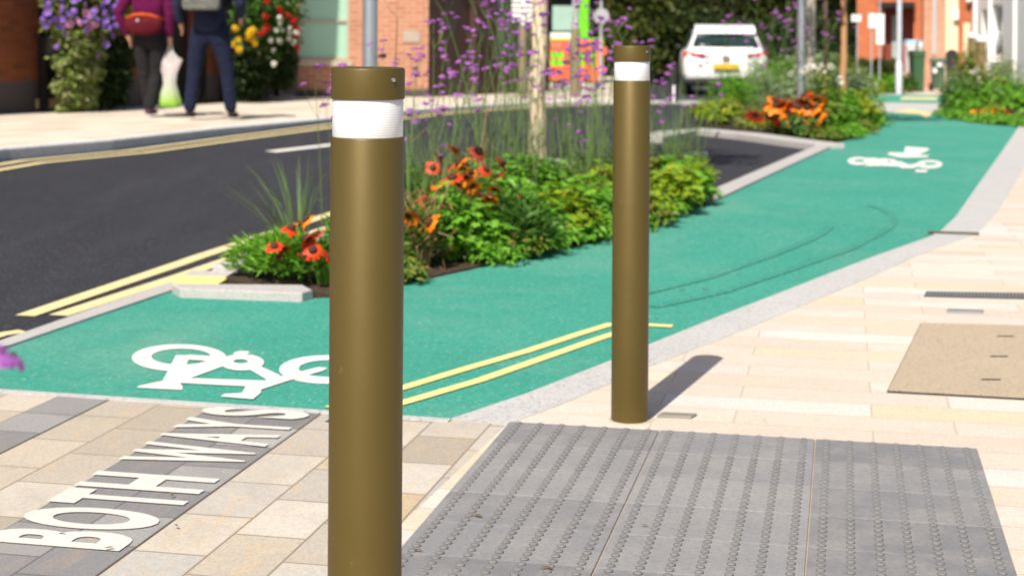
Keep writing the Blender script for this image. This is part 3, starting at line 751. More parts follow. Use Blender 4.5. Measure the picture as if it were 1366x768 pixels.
# its side running down the street, with the wall's shade in the brick colour
sd_ = Vector((math.sin(R(30)), math.cos(R(30)), 0)); 
Rt = Matrix.Rotation(math.atan2(sd_.y, sd_.x) - an2, 4, 'Z')
def rot_into(ob, x, y=0.0): ob.matrix_local = Matrix.Translation((x, y, 0)) @ Rt; return ob
sw = wall_mesh(4.2, 3.7, .3, [(.5, 1.5, .0, 2.3), (2.2, 3.6, .6, 2.3)], 'side_wall', M['brick_shade_tint'], bb); rot_into(sw, L2 + .002, .003)
m = MB(); m.box(.5, 1.5, .12, .18, .0, 2.3); m.build('side_door', plain('brown_door', (.06, .03, .025), .5), sw)
m = MB(); m.box(2.2, 3.6, .12, .16, .6, 2.3); m.build('side_window', M['glass'], sw)
m = MB(); m.add([(-.1, -.2, 3.7), (L2 + .1, -.2, 3.7), (L2 + 2.2, 3.9, 3.7), (-.1, 4.5, 3.7)], [(0, 1, 2, 3)]); m.build('roof', M['slate'], bb)

# --- backing terrace far behind the trees
bt = thing('brick_terrace', 'far brown brick terrace glimpsed between the dark trees', 'building', (-9, 66, zb(66)), R(-4))
wall_mesh(24, 5.6, .3, [(2 + 4 * i, 3.4 + 4 * i, .9, 2.3) for i in range(6)] + [(4 + 4 * i, 4.9 + 4 * i, .0, 2.1) for i in range(5)], 'wall', bricks('far_brown_brick', [(.20, .08, .05), (.26, .11, .07)], (.2, .15, .12)), bt)
for i in range(6): window(bt, 2 + 4 * i, 3.4 + 4 * i, .9, 2.3, M['white'], M['glass'], .1, 2, 2, .07, M['cream'])
for i in range(5): m = MB(); m.box(4 + 4 * i, 4.9 + 4 * i, .12, .17, 0, 2.1); m.build('door', plain('terrace_door', (.05, .07, .06), .5), bt)
m = MB(); m.add([(-.2, -.3, 5.6), (24.2, -.3, 5.6), (24.2, 3.5, 8), (-.2, 3.5, 8)], [(0, 1, 2, 3)]); m.build('roof', M['slate'], bt)

# --- the orange brick house at the right
DH = 42.5
h0, h1 = base(1142, DH), base(1300, DH - 1.0)
an3, L3 = facade_frame(h0, h1); pm_ = 2130 / DH
hs = thing('brick_house', 'bright orange brick house with dark porch and cream pilasters', 'house', (h0.x, h0.y, zb(DH)), an3)
hx = lambda u: (u - 1142) / pm_
hzz = lambda v: HC - (v - 46.5) / pm_ - zb(DH)
wall_mesh(hx(1227), 6.2, .3, [(hx(1176), hx(1216), .0, 2.15), (.4, 1.6, 3.4, 4.8), (hx(1176), hx(1216), 3.4, 4.8)], 'wall', M['brick_house'], hs, x0=-.0)
m = MB(); m.box(hx(1176), hx(1216), .5, .56, 0, 2.15); m.build('porch_wall', plain('porch_red', (.20, .035, .02), .7), hs)
m = MB(); m.box(hx(1186), hx(1196), .44, .49, .02, 1.95); m.build('door', plain('grey_green_door', (.30, .38, .37), .5), hs)
m = MB(); m.box(hx(1172), hx(1218), -.35, -.01, hzz(11), hzz(4)); m.build('canopy', M['black'], hs)
for a, b in ((.4, 1.6), (hx(1176), hx(1216))): window(hs, a, b, 3.4, 4.8, M['white'], M['glass'], .1, 2, 2, .07, M['cream'])
m = MB(); m.box(hx(1229), hx(1256), -.12, .2, 0, 6.2); m.build('pier', M['brick_pale'], hs)
m = MB(); m.box(hx(1241), hx(1245.5), -.16, -.125, hzz(72), 6.2); m.build('downpipe', M['grey_metal'], hs)
m = MB(); m.box(hx(1256.5), hx(1273), -.05, .2, 0, 6.2); m.build('pilaster', M['cream'], hs)
m = MB(); m.box(hx(1273.5), hx(1279), -.0, .2, 0, 6.2); m.build('brick_strip', M['brick_house'], hs)
m = MB(); m.box(hx(1279.5), hx(1288), -.04, .2, 0, 1.75); m.build('cream_post', M['cream'], hs)
m = MB(); m.box(hx(1279.5), hx(1288), .01, .2, 1.76, 6.2); m.box(hx(1288.5), hx(1297), -.02, .2, 0, 6.2); m.build('brick_pier', M['brick_house'], hs)
m = MB(); m.box(hx(1266.5), hx(1274), -.2, -.055, hzz(27), hzz(14)); m.build('wall_lantern', M['white'], hs, bevel=.02)
m = MB(); m.ellipsoid((hx(1286.5), -.14, hzz(1)), (.09, .09, .09)); m.build('wall_globe', M['white'], hs, smooth=True)
m = MB(); m.add([(-.2, -.3, 6.2), (L3, -.3, 6.2), (L3, 3.5, 8.4), (-.2, 3.5, 8.4)], [(0, 1, 2, 3)]); m.box(-.1, L3, 5, 5.2, 0, 6.2); m.build('roof', M['slate'], hs)

# --- white terrace running towards the camera on the right
c0, c1 = Vector((P(1298, 60, 41.3).x, 41.3, 0)), Vector((P(1298, 60, 41.3).x - 2.3, 24.0, 0))
an4, L4 = facade_frame(c0, c1)
wt = thing('white_terrace', 'white rendered terrace with green door along the right-hand footway', 'house', (c0.x, c0.y, zb(41.3) - .05), an4)
ops = [(1.4, 2.3, 0, 2.1), (3.0, 4.4, .85, 2.2), (7.4, 8.3, 0, 2.1), (9.3, 10.8, .85, 2.2), (12.2, 13.1, 0, 2.1), (3.0, 4.4, 3.5, 4.8), (9.3, 10.8, 3.5, 4.8)]
wall_mesh(L4, 6.2, .3, ops, 'wall', M['white_wall'], wt)
gd = plain('dark_green_door', (.01, .06, .045), .4)
for (a, b) in ((1.4, 2.3), (7.4, 8.3), (12.2, 13.1)):
    m = MB(); m.box(a, b, .12, .18, 0, 2.1); d_ = m.build('door', gd, wt)
    m = MB(); m.box(a + .08, a + .12, .06, .118, .95, 1.15); m.build('handle', M['steel'], d_)
for (a, b, z0, z1) in ((3.0, 4.4, .85, 2.2), (9.3, 10.8, .85, 2.2), (3.0, 4.4, 3.5, 4.8), (9.3, 10.8, 3.5, 4.8)):
    window(wt, a, b, z0, z1, M['white'], M['glass'], .12, 2, 2, .07, M['white'])
for a in (.3, 2.6, 5.9, 8.7, 11.7):
    m = MB(); m.box(a, a + .28, -.07, -.003, 0, 6.2); m.build('pilaster', M['white_wall'], wt)
m = MB(); m.add([(0, -.3, 6.2), (L4, -.3, 6.2), (L4, 4, 8.4), (0, 4, 8.4)], [(0, 1, 2, 3)]); m.build('roof', M['slate'], wt)

# ------------------------------------------------------------------ things by the houses
wb = plain('dark_green_plastic', (.035, .10, .045), .5)
def wheelie(label, u, D, w, h, mat, lidmat, group=None, rz=0.0):
    t = thing('wheelie_bin', label, 'bin', base(u, D, .0), rz, group)
    m = MB(); r0 = [(-w * .42, -w * .45), (w * .42, -w * .45), (w * .42, w * .45), (-w * .42, w * .45)]
    m.ring([[Vector((x * (1 + .18 * f), y * (1 + .18 * f), .06 + (h - .16) * f)) for x, y in r0] for f in (0, .5, .93)] + [[Vector((x * 1.28, y * 1.28, z)) for x, y in r0] for z in (.06 + (h - .16) * .93, h - .08)])
    m.build('body', mat, t, bevel=.015)
    m = MB(); m.ring([[Vector((x * s_, y * s_, z)) for x, y in r0] for s_, z in ((1.32, h - .075), (1.32, h - .04), (1.1, h))]); lid = m.build('lid', lidmat, t, bevel=.01)
    m = MB(); m.tube([(-w * .4, w * .66, h - .1), (w * .4, w * .66, h - .1)], .018, 8); m.build('handle', mat, lid)
    for s_ in (-1, 1):
        m = MB(); m.lathe([(.1, -.03), (.1, .03)], 16, M=Matrix.Translation((s_ * w * .45, w * .45, .1)) @ Matrix.Rotation(R(90), 4, 'Y')); m.build('wheel', M['black_matt'], t)
    return t
wheelie('tall dark green bin by the orange brick pier', 1222.5, 39.5, .33, 1.02, wb, wb)
wheelie('shorter green bin with pale stickers beside the black arched board', 1250.5, 39.8, .29, .84, plain('mid_green_plastic', (.05, .10, .06), .5), plain('lid_green', (.10, .16, .10), .5))
wheelie('white bin with sky blue lid behind the tall green bin', 1217.5, 40.6, .36, 1.28, M['white'], plain('sky_blue_plastic', (.30, .55, .80), .45))
st = MB(); st.box(-.06, .06, -.008, 0, .0, .10); st.box(-.17, -.07, -.008, 0, -.16, -.04)
bs = bpy.data.objects.get('wheelie_bin.001')
so_ = st.build('sticker', M['white'], bs, loc=(0, -.185, .62))
# black arched board
t = thing('arched_board', 'black round-topped board standing against the cream pilaster', 'board', base(1270.5, 40.2, .0), R(-2))
w2, hh = .155, 1.05
arch = [(-w2, 0), (w2, 0)] + [(w2 * math.cos(a), hh - w2 + w2 * math.sin(a)) for a in [PI * i / 14 for i in range(15)]]
Mx = Matrix.Rotation(R(90 - 6), 4, 'X')
m = MB(); m.prism(arch, -.02, .02, Mx); m.build('panel', M['black'], t)
m = MB(); m.prism([(x * .82, .1 + z * .84) for x, z in arch], .021, .026, Mx); m.build('inner_panel', plain('board_black', (.02, .018, .018), .7), t)
m = MB(); m.tube([(-.1, .05, .9), (-.1, .34, 0)], .012, 6); m.tube([(.1, .05, .9), (.1, .34, 0)], .012, 6); m.build('prop', M['black'], t)
# timber posts with white caps
def capped(label, u, v1, D):
    t = thing('gate_post', label, 'post', base(u, D, 0)); h = P(u, v1, D).z - zb(D)
    m = MB(); m.box(-.085, .085, -.085, .085, 0, h - .12); m.build('shaft', plain('olive_timber', (.20, .14, .06), .7), t)
    m = MB(); m.ring([[Vector((x * s_, y * s_, z)) for x, y in ((-1, -1), (1, -1), (1, 1), (-1, 1))] for s_, z in ((.11, h - .118), (.11, h - .04), (.05, h))]); m.build('cap', M['white'], t)
capped('brown timber gate post with white cap, the taller and leftmost of two', 1296.5, 44, 38.0)
capped('brown timber gate post with white cap, the shorter and rightmost of two', 1308.5, 49, 37.6)
# signs by the house
def board_sign(label, u, D, u0, u1, v0, v1, mat, extra=None):
    q = base(u, D, 0); t = thing('notice_sign', label, 'sign', q); pm = 2130 / D
    h1 = P(u, v0, D).z - q.z; h0 = P(u, v1, D).z - q.z
    m = MB(); m.lathe([(.018, 0), (.018, max(h1 - .02, 2.2 if extra == 'tall' else 0))], 12); m.build('pole', M['grey_metal'], t)
    m = MB(); m.box((u0 - u) / pm, (u1 - u) / pm, -.055, -.032, h0, h1); m.build('plate', mat, t, bevel=.008)
    return t
board_sign('small wide white sign at the left edge of the orange brick house', 1143, 38.6, 1134.5, 1147.5, 20, 29.5, M['white'])
board_sign('squarish white sign before the orange brick wall', 1162, 38.2, 1157, 1167, 18.5, 38, M['white'])
board_sign('tall narrow white sign on a pole beside the dark porch', 1173, 37.8, 1167.5, 1178.5, 19, 60, M['white'], 'tall')
# garden wall and pot
w0, w1 = base(1150, 39.3), base(1214, 39.0); ang_, Lw = facade_frame(w0, w1)
t = thing('garden_wall', 'low pale brick garden wall before the orange brick house', 'wall', w0, ang_)
m = MB(); m.box(0, Lw, 0, .2, 0, .42); m.build('brickwork', bricks('buff_wall_brick', [(.38, .24, .14), (.45, .30, .18)], (.45, .36, .28)), t)
m = MB(); m.box(-.03, Lw + .03, -.03, .23, .424, .48); m.build('coping', plain('coping_stone', (.42, .33, .23), .8), t)
t = thing('terracotta_pot', 'terracotta plant pot standing on the low garden wall', 'plant pot', base(1187, 39.25, .48))
m = MB(); m.lathe([(.08, 0), (.115, .15), (.13, .155), (.13, .2), (.11, .2), (.10, .17)], 24); m.build('pot', plain('terracotta', (.50, .14, .05), .8), t, angle=35)
m = MB(); rnd = random.Random(3)
for i in range(40):
    a = rnd.random() * 6.28; m.leaf(Vector((0, 0, .18)), Vector((0, 0, 1)), Vector((math.cos(a), math.sin(a), .6 + rnd.random())).normalized(), .16, .04)
M['leaf_mid'] = leafmat('mid_green_leaf', [(.035, .085, .012), (.06, .13, .02), (.09, .17, .03)])
m.build('foliage', M['leaf_mid'], t)

# ------------------------------------------------------------------ works van, barriers beyond the trunk
DV = 37.0
lime = plain('lime_green_paint', (.16, .60, .02), .35, 0, .06)
q = base(738, DV, DF)
v_ = thing('works_truck', 'lime green works cab with pale windows parked behind the orange barriers', 'truck', q, R(6))
pv = 2130 / DV; vx = lambda u: (u - 738) / pv; vz = lambda v: HC - (v - 43.5) / pv - zb(DV) - DF
m = MB(); m.box(vx(712), vx(806), 0, 2.6, .35, vz(51)); m.build('body', lime, v_, bevel=.03)
m = MB()
for a, b in ((712, 722), (767, 786)): m.box(vx(a), vx(b), .04, .16, vz(50.9), 2.6)
m.box(vx(712), vx(806), .02, 2.4, 2.602, 2.75); m.build('cab_frame', lime, v_, bevel=.02)
m = MB(); m.box(vx(737), vx(764), .10, .14, vz(41), vz(8)); m.build('window', plain('pale_cab_glass', (.32, .48, .42), .15), v_)
m = MB(); m.box(vx(722), vx(806), .9, .95, vz(50), 2.58); m.build('cab_back', M['black_matt'], v_)
m = MB(); m.box(vx(734), vx(768), .02, .08, vz(50.8), vz(44)); m.build('rail', M['white'], v_)
for s_ in (vx(730), vx(790)):
    for yy in (.5, 2.1):
        m = MB(); m.lathe([(.28, -.12), (.34, -.1), (.34, .1), (.28, .12)], 24, M=Matrix.Translation((s_, yy, .34)) @ Matrix.Rotation(R(90), 4, 'Y')); wh = m.build('wheel', M['black_matt'], v_, angle=40)
        m = MB(); m.lathe([(.16, -.125), (.17, .125)], 16, M=Matrix.Translation((s_, yy, .34)) @ Matrix.Rotation(R(90), 4, 'Y')); m.build('hub', M['grey_metal'], wh)
orange = plain('barrier_orange_plastic', (.80, .135, .075), .5, 0, .10, 4)
def barrier(label, u0, u1, D, rz=0):
    pb = 2130 / D; q = base((u0 + u1) / 2, D, DF); w = (u1 - u0) / pb; h = 1.0
    t = thing('safety_barrier', label, 'barrier', q, rz, 'orange plastic barriers')
    m = MB(); x = w / 2
    wz = [(-x, x, .12, .44), (-x, x, .74, h), (-x, -x + .14, .44, .74), (x - .14, x, .44, .74), (-.07, .07, .44, .74), (-x + .14, -.07, .57, .61), (.07, x - .14, .57, .61)]
    for a, b, c, d_ in wz: m.box(a + .001, b - .001, -.03, .03, c + .001, d_ - .001)
    m.build('panel', orange, t, bevel=.012)
    for s_ in (-1, 1):
        m = MB(); m.box(s_ * x * .7 - .06, s_ * x * .7 + .06, -.3, .3, 0, .12); m.build('foot', M['black_matt'], t, bevel=.02)
    m = MB(); m.box(x - .002, x + .09, -.02, .02, .30, .42); m.box(x - .002, x + .09, -.02, .02, .68, .84); m.build('clip', orange, t, bevel=.01)
    m = MB(); m.box(-x + .2, x - .2, -.036, -.031, .84, .93); m.build('reflector', plain('barrier_reflector', (.75, .25, .12), .4), t)
barrier('orange plastic safety barrier half hidden behind the tree trunk, leftmost', 700, 760, 34.2, R(4))
barrier('orange plastic safety barrier at the right end of its row', 763, 804, 33.6, R(-6))
# white cabinet van edge beside the dark wall
t = thing('utility_cabinet', 'narrow white and grey utility cabinet against the dark brown wall', 'cabinet', base(677, 30.0, DF), R(20))
m = MB(); m.box(-.13, .16, -.1, .25, .16, 2.3); m.build('body', plain('cabinet_grey', (.42, .45, .48), .5), t, bevel=.01)
m = MB(); m.box(-.14, -.06, -.125, -.102, .15, 2.3); m.build('edge_strip', M['white'], t)
m = MB(); m.box(-.11, .15, -.08, .24, 0, .155); m.build('plinth', M['black_matt'], t)
# ------------------------------------------------------------------ people
def skin(name, chains, mats, parent=None, sub=2, matfn=None, loc=(0, 0, 0)):
    """chains: list of lists of (pos, rx[, ry]); a chain that starts with an int tuple ('j', i, k) grows from joint k of chain i"""
    vs, rad, es, roots, idx = [], [], [], [], []
    for ch in chains:
        cur = []
        prev = None
        if isinstance(ch[0], tuple) and ch[0][0] == 'j':
            prev = idx[ch[0][1]][ch[0][2]]; ch = ch[1:]; 
        else: roots.append(len(vs))
        for p in ch:
            vs.append(p[0]); rad.append((p[1], p[2] if len(p) > 2 else p[1]))
            if prev is not None: es.append((prev, len(vs) - 1))
            prev = len(vs) - 1; cur.append(prev)
        idx.append(cur)
    me = bpy.data.meshes.new(name + '_skeleton'); me.from_pydata([tuple(v) for v in vs], es, [])
    o = bpy.data.objects.new(name + '_tmp', me); COL.objects.link(o)
    md = o.modifiers.new('skin', 'SKIN'); md.use_smooth_shade = True
    for i, sv in enumerate(me.skin_vertices[0].data):
        sv.radius = rad[i]; sv.use_root = i in roots
    md = o.modifiers.new('sub', 'SUBSURF'); md.levels = sub; md.render_levels = sub
    bpy.context.view_layer.update()
    dg = bpy.context.evaluated_depsgraph_get()
    m2 = bpy.data.meshes.new_from_object(o.evaluated_get(dg)); bpy.data.objects.remove(o)
    m2.name = name; m2.materials.clear()
    for m in (mats if isinstance(mats, (list, tuple)) else [mats]): m2.materials.append(m)
    for p in m2.polygons:
        p.use_smooth = True; p.material_index = matfn(p.center) if matfn else 0
    return inst(name, m2, parent, loc)
M['skin'] = plain('skin', (.50, .26, .17), .5, 0, .06)
def hand_chain(w, e, side):
    """palm and fingers beyond the wrist w, forearm coming from e"""
    w, e = Vector(w), Vector(e); d = (w - e).normalized()
    fwd = Vector((0, 1, 0)); fwd = (fwd - d * fwd.dot(d)).normalized(); out = d.cross(fwd)
    ch = []
    palm = w + d * .075
    for i, (off, ln) in enumerate(((-.030, .070), (-.010, .080), (.010, .076), (.029, .060))):
        a = palm + fwd * -off * .95; b = a + d * ln * .55 + out * .004 * side; c = b + d * ln * .38 - out * .018 * side * -1
        ch.append([(w + d * .045 + fwd * -off * .5, .0115), (a, .0105), (b, .009), (c, .0075)])
    th0 = w + d * .03 + fwd * .02
    ch.append([(th0, .013), (th0 + d * .035 + fwd * .025, .0105), (th0 + d * .066 + fwd * .028, .008)])
    return palm, ch
def person(label, loc, rz, h, pose, cols, shoe_c, hair_c, hair_len, lean=0.0):
    k_ = h / 1.70
    t = thing('person', label, 'person', loc, rz)
    J = {a: Vector(b) * k_ for a, b in pose.items()}
    W = pose.get('w', 1.0) if False else cols.get('w', 1.0)
    r = lambda x: x * k_ * W
    torso = [(J['pelvis'], r(.105), r(.085)), (J['waist'], r(.115), r(.085)), (J['chest'], r(.13), r(.095)), (J['neck'], r(.065), r(.06)), (J['neck'] + Vector((0, .01, .06)) * k_, r(.048), r(.048)), (J['head'], r(.07), r(.085)), (J['head'] + Vector((0, 0, .07)) * k_, r(.075), r(.09)), (J['head'] + Vector((0, -.005, .125)) * k_, r(.05), r(.06))]
    body = [torso]
    for s in 'LR':
        sg = -1 if s == 'L' else 1
        body.append([('j', 0, 2), (J['sh' + s], r(.05)), (J['el' + s], r(.036)), (J['wr' + s], r(.026)), (hand_chain(J['wr' + s], J['el' + s], sg)[0], r(.032), r(.02))])
    for s in 'LR':
        body.append([('j', 0, 0), (J['hip' + s], r(.07)), (J['kn' + s], r(.058)), (J['an' + s], r(.038)), (J['an' + s] + Vector((0, .04, -.05)) * k_, r(.04)), (J['an' + s] + Vector((0, .15, -.06)) * k_, r(.032))])
    for s in 'LR':
        sg = -1 if s == 'L' else 1
        body += hand_chain(J['wr' + s], J['el' + s], sg)[1]
    # nose and ears, grown inside the head
    hd = J['head'] + Vector((0, 0, .05)) * k_
    body.append([(hd + Vector((0, .06, .02)) * k_, .016), (hd + Vector((0, .098, -.012)) * k_, .012)])
    for sg in (-1, 1): body.append([(hd + Vector((sg * .06, 0, .01)) * k_, .014), (hd + Vector((sg * .082, -.008, .0)) * k_, .016)])
    skin('body', body, M['skin'], t)
    for sg in (-1, 1):
        m = MB(); m.ellipsoid(hd + Vector((sg * .03, .083, .022)) * k_, (.012, .008, .008), 10, 6); m.build('eye', M['white'], t, smooth=True)
    m = MB(); m.ellipsoid(hd + Vector((0, .088, -.05)) * k_, (.022, .008, .007), 10, 6); m.build('mouth', plain('lips', (.4, .12, .1), .5), t, smooth=True)
    # clothes
    g = .013
    top = [[(J['pelvis'] + Vector((0, 0, cols['hem'] - .10)) * k_, r(.172), r(.145)), (J['pelvis'] + Vector((0, 0, cols['hem'] + .03)) * k_, r(.172), r(.142)), (J['waist'], r(.158), r(.125)), (J['chest'], r(.168), r(.128)), (J['neck'] - Vector((0, 0, .02)), r(.085), r(.075))]]
    for s in 'LR':
        w_ = J['wr' + s] if cols.get('sleeve', 1) == 1 else J['el' + s].lerp(J['wr' + s], cols['sleeve'] - .0)
        top.append([('j', 0, 3), (J['sh' + s], r(.072)), (J['el' + s], r(.056)), (w_, r(.040))])
    skin(cols.get('topname', 'jumper'), top, cols['top'], t)
    tr = [[(J['waist'], r(.150), r(.118)), (J['waist'].lerp(J['pelvis'], .5), r(.156), r(.126)), (J['pelvis'], r(.168), r(.138))]]
    for s in 'LR':
        tr.append([('j', 0, 2), (J['hip' + s], r(.112)), (J['kn' + s], r(.072)), (J['an' + s] + Vector((0, -.01, -.045)) * k_, r(cols.get('cuff', .058)))])
    skin('trousers', tr, cols['trousers'], t)
    for s in 'LR':
        a = J['an' + s]
        sh = skin('shoe', [[(a + Vector((0, -.045, -.045)) * k_, .045, .036), (a + Vector((0, .05, -.052)) * k_, .048, .036), (a + Vector((0, .15, -.062)) * k_, .044, .028), (a + Vector((0, .19, -.066)) * k_, .028, .020)]], shoe_c, t)
    hr = [[(hd + Vector((0, -.02, .045)) * k_, .088, .088), (hd + Vector((0, -.035, -.01)) * k_, .082, .07)] + ([(hd + Vector((0, -.06, -.10)) * k_, .075, .05), (hd + Vector((0, -.075, -hair_len)) * k_, .055, .03)] if hair_len > .05 else [])]
    skin('hair', hr, hair_c, t)
    return t, J, k_

hairb = plain('brown_hair', (.07, .035, .015), .5, 0, .4, 60)
def fabric(n, c, b=.4):
    k = Nd(n); nz = k.noise(9, 4, .6, None, 1.5); col = k.mix(nz, sc_(c, .8), sc_(c, 1.2))
    k.bump(k.math('ADD', nz, k.math('MULTIPLY', k.noise(220, 2), .1)), .9, .05); return k.fin(col, .9, 0, .2)
pw = G(199, 156.5, DF); sw_ = 2130 / pw.y
# woman: arms a little out, weight on one leg mid-stride
poseW = dict(pelvis=(0, 0, .93), waist=(0, .0, 1.09), chest=(0, -.01, 1.30), neck=(0, .0, 1.45), head=(0, .03, 1.53),
    shL=(-.20, 0, 1.40), elL=(-.345, -.07, 1.16), wrL=(-.265, .03, .90), shR=(.20, 0, 1.40), elR=(.245, -.05, 1.12), wrR=(.235, .0, .88),
    hipL=(-.105, 0, .86), knL=(-.075, .05, .50), anL=(-.035, .12, .11), hipR=(.105, 0, .86), knR=(.06, .06, .49), anR=(.015, -.06, .115))
colsW = dict(top=fabric('plum_jumper', (.105, .004, .05)), trousers=fabric('charcoal_trousers', (.018, .018, .020)), hem=.03, w=1.12, cuff=.058)
wm, JW, kW = person('woman in plum jumper and charcoal trousers walking away past the flower planters', pw, R(-8), 1.77, poseW, colsW, fabric('purple_grey_shoe', (.10, .04, .09)), hairb, .22)
# man: feet apart
pm = G(279, 160.5, DF)
poseM = dict(pelvis=(0, 0, .95), waist=(0, .0, 1.12), chest=(0, .0, 1.34), neck=(0, .02, 1.49), head=(0, .04, 1.56),
    shL=(-.21, .0, 1.44), elL=(-.335, -.06, 1.18), wrL=(-.32, .06, .97), shR=(.21, .0, 1.44), elR=(.335, -.05, 1.18), wrR=(.28, .14, 1.04),
    hipL=(-.115, 0, .87), knL=(-.165, .02, .49), anL=(-.20, -.02, .11), hipR=(.115, 0, .87), knR=(.175, .03, .49), anR=(.215, .06, .11))
colsM = dict(top=fabric('navy_jacket', (.022, .026, .065)), trousers=fabric('navy_trousers', (.011, .015, .040)), hem=.0, topname='jacket', w=1.08, cuff=.062)
mn, JM, kM = person('man in navy jacket and trousers standing with legs apart, back turned', pm, R(-6), 1.88, poseM, colsM, fabric('black_shoe', (.025, .025, .026)), plain('dark_hair', (.03, .02, .015), .5, 0, .4, 60), .02)

# waist pack on her back, held by a belt: its own thing
def at(person_, v): return person_.matrix_basis @ Vector(v)
bpy.context.view_layer.update()
t = thing('waist_pack', 'burgundy waist pack with orange top trim strapped on the woman in plum', 'bag', at(wm, (0, -.165 * kW, 1.03 * kW)), wm.rotation_euler.z)
burg = fabric('burgundy_nylon', (.105, .008, .016), .3)
m = MB(); rings = []
for i in range(9):
    f = i / 8; x = (f - .5) * .44; e_ = math.sin(PI * (.08 + .84 * f)) ** .5
    rings.append([Vector((x, -.055 * e_ + .075 * e_ * math.cos(a) - .0, .01 + .135 * e_ * math.sin(a) * (1 if math.sin(a) < 0 else .72))) for a in [2 * PI * j / 16 for j in range(16)]])
m.ring(rings); m.build('pouch', burg, t, smooth=True)
m = MB(); m.tube([(-.205, -.03, .065), (-.1, -.085, .105), (0, -.10, .112), (.1, -.085, .105), (.205, -.03, .065)], .019, 8); m.build('trim', fabric('orange_trim', (.60, .09, .02)), t, smooth=True)
m = MB(); ring = []
for i in range(25):
    a = PI * 2 * i / 24; ring.append((.205 * math.cos(a), .135 + .165 * math.sin(a), .06))
m.tube(ring, .014, 6); m.build('strap', fabric('rust_strap', (.35, .05, .02)), t, smooth=True)
m = MB(); m.lathe([(.016, -.002), (.016, .004)], 12, M=Matrix.Translation((-.03, -.136, .045)) @ Matrix.Rotation(R(90), 4, 'X')); m.build('badge', M['grey_metal'], t)

# carrier bag in her hand
hw = hand_chain(JW['wrR'], JW['elR'], 1)[0]
hp = at(wm, (hw.x, hw.y, hw.z - .03))
t = thing('carrier_bag', 'white and lime green plastic carrier bag hanging from the hand of the woman', 'bag', hp, wm.rotation_euler.z)
k = Nd('printed_polythene'); sz = k.n('ShaderNodeSeparateXYZ'); k.l(k.obj(), sz.inputs[0])
f = k.math('ADD', sz.outputs[2], k.math('MULTIPLY', k.noise(6, 3), .12))
f = k.math('DIVIDE', k.math('ADD', f, .74), .74)
col = k.ramp(f, [(.08, (.25, .62, .03)), (.2, (.34, .62, .08)), (.42, (.55, .62, .44)), (.6, (.62, .60, .60)), (.8, (.62, .52, .54)), (1, (.6, .6, .6))])
k.bump(k.noise(26, 4, .7, dist=1), .8, .01); k.fin(col, .35, 0, .5)
tr = k.n('ShaderNodeBsdfTranslucent'); k.l(col, tr.inputs['Color']); mx = k.n('ShaderNodeMixShader'); mx.inputs[0].default_value = .3
k.l(k.b.outputs[0], mx.inputs[1]); k.l(tr.outputs[0], mx.inputs[2]); k.l(mx.outputs[0], k.out.inputs['Surface'])
rnd = random.Random(8)
m = MB(); rings = []
prof = [(-.01, .026, .020), (-.07, .030, .022), (-.12, .045, .028), (-.145, .135, .022), (-.165, .155, .026), (-.22, .125, .040), (-.32, .085, .05), (-.42, .072, .055), (-.54, .105, .075), (-.63, .128, .08), (-.675, .132, .075), (-.70, .10, .05)]
for z, rx, ry in prof:
    rings.append([Vector((rx * math.cos(a) * (1 + .07 * math.sin(5 * a + z * 9) + .05 * math.sin(9 * a - z * 22)), ry * math.sin(a) * (1 + .15 * math.sin(4 * a + z * 14)), z + (.02 * math.cos(2 * a) if -.2 < z < -.14 else 0))) for a in [2 * PI * j / 32 for j in range(32)]])
m.ring(rings); m.build('sack', k.mat, t, smooth=True)
for s_ in (-1, 1):
    m = MB(); m.tube([(s_ * .115, 0, -.18), (s_ * .12, 0, -.15), (s_ * .07, 0, -.12), (s_ * .03, 0, -.06), (s_ * .012, 0, .03), (0, 0, .045)], [.012, .022, .022, .014, .012, .010], 8); m.build('carry_handle', k.mat, t, smooth=True)

# rucksack
t = thing('rucksack', 'black and grey rucksack on the back of the man in navy', 'bag', at(mn, (0, -.09, 1.10 * kM)), mn.rotation_euler.z)
m = MB(); m.ring([[Vector((x * s_, -.12 + y * s2_ * .15, z)) for x, y in ((-.20, -.6), (-.15, -1), (.15, -1), (.20, -.6), (.21, .6), (-.21, .6))] for s_, s2_, z in ((.80, .6, .0), (1.0, 1, .05), (1.05, 1.0, .25), (1.0, .95, .40), (.75, .6, .50))])
m.build('main_pack', fabric('black_nylon', (.02, .02, .022)), t, bevel=.02)
m = MB(); m.ring([[Vector((x * s_, -.235 + y * .05, z)) for x, y in ((-.20, -.8), (-.17, -1), (.17, -1), (.20, -.8), (.20, 1), (-.20, 1))] for s_, z in ((.93, .01), (1.06, .05), (1.06, .13), (.98, .17))])
m.build('front_pocket', fabric('grey_pocket', (.14, .145, .13)), t, bevel=.015)
m = MB(); m.box(-.018, .012, -.297, -.272, .19, .46); m.build('centre_strap', fabric('grey_webbing', (.20, .20, .20)), t)
m = MB(); m.prism([(-.03, 0), (0, -.04), (.03, 0), (0, .04)], 0, .008, Matrix.Translation((-.10, -.275, .25)) @ Matrix.Rotation(R(90), 4, 'X')); m.build('emblem', M['grey_metal'], t)
for s_ in (-1, 1):
    m = MB(); m.tube([(s_ * .12, -.02, .46), (s_ * .14, .06, .43), (s_ * .17, .235, .30), (s_ * .19, .19, .12), (s_ * .19, .02, .05)], .022, 8); m.build('shoulder_strap', fabric('black_strap', (.018, .018, .02)), t, smooth=True)

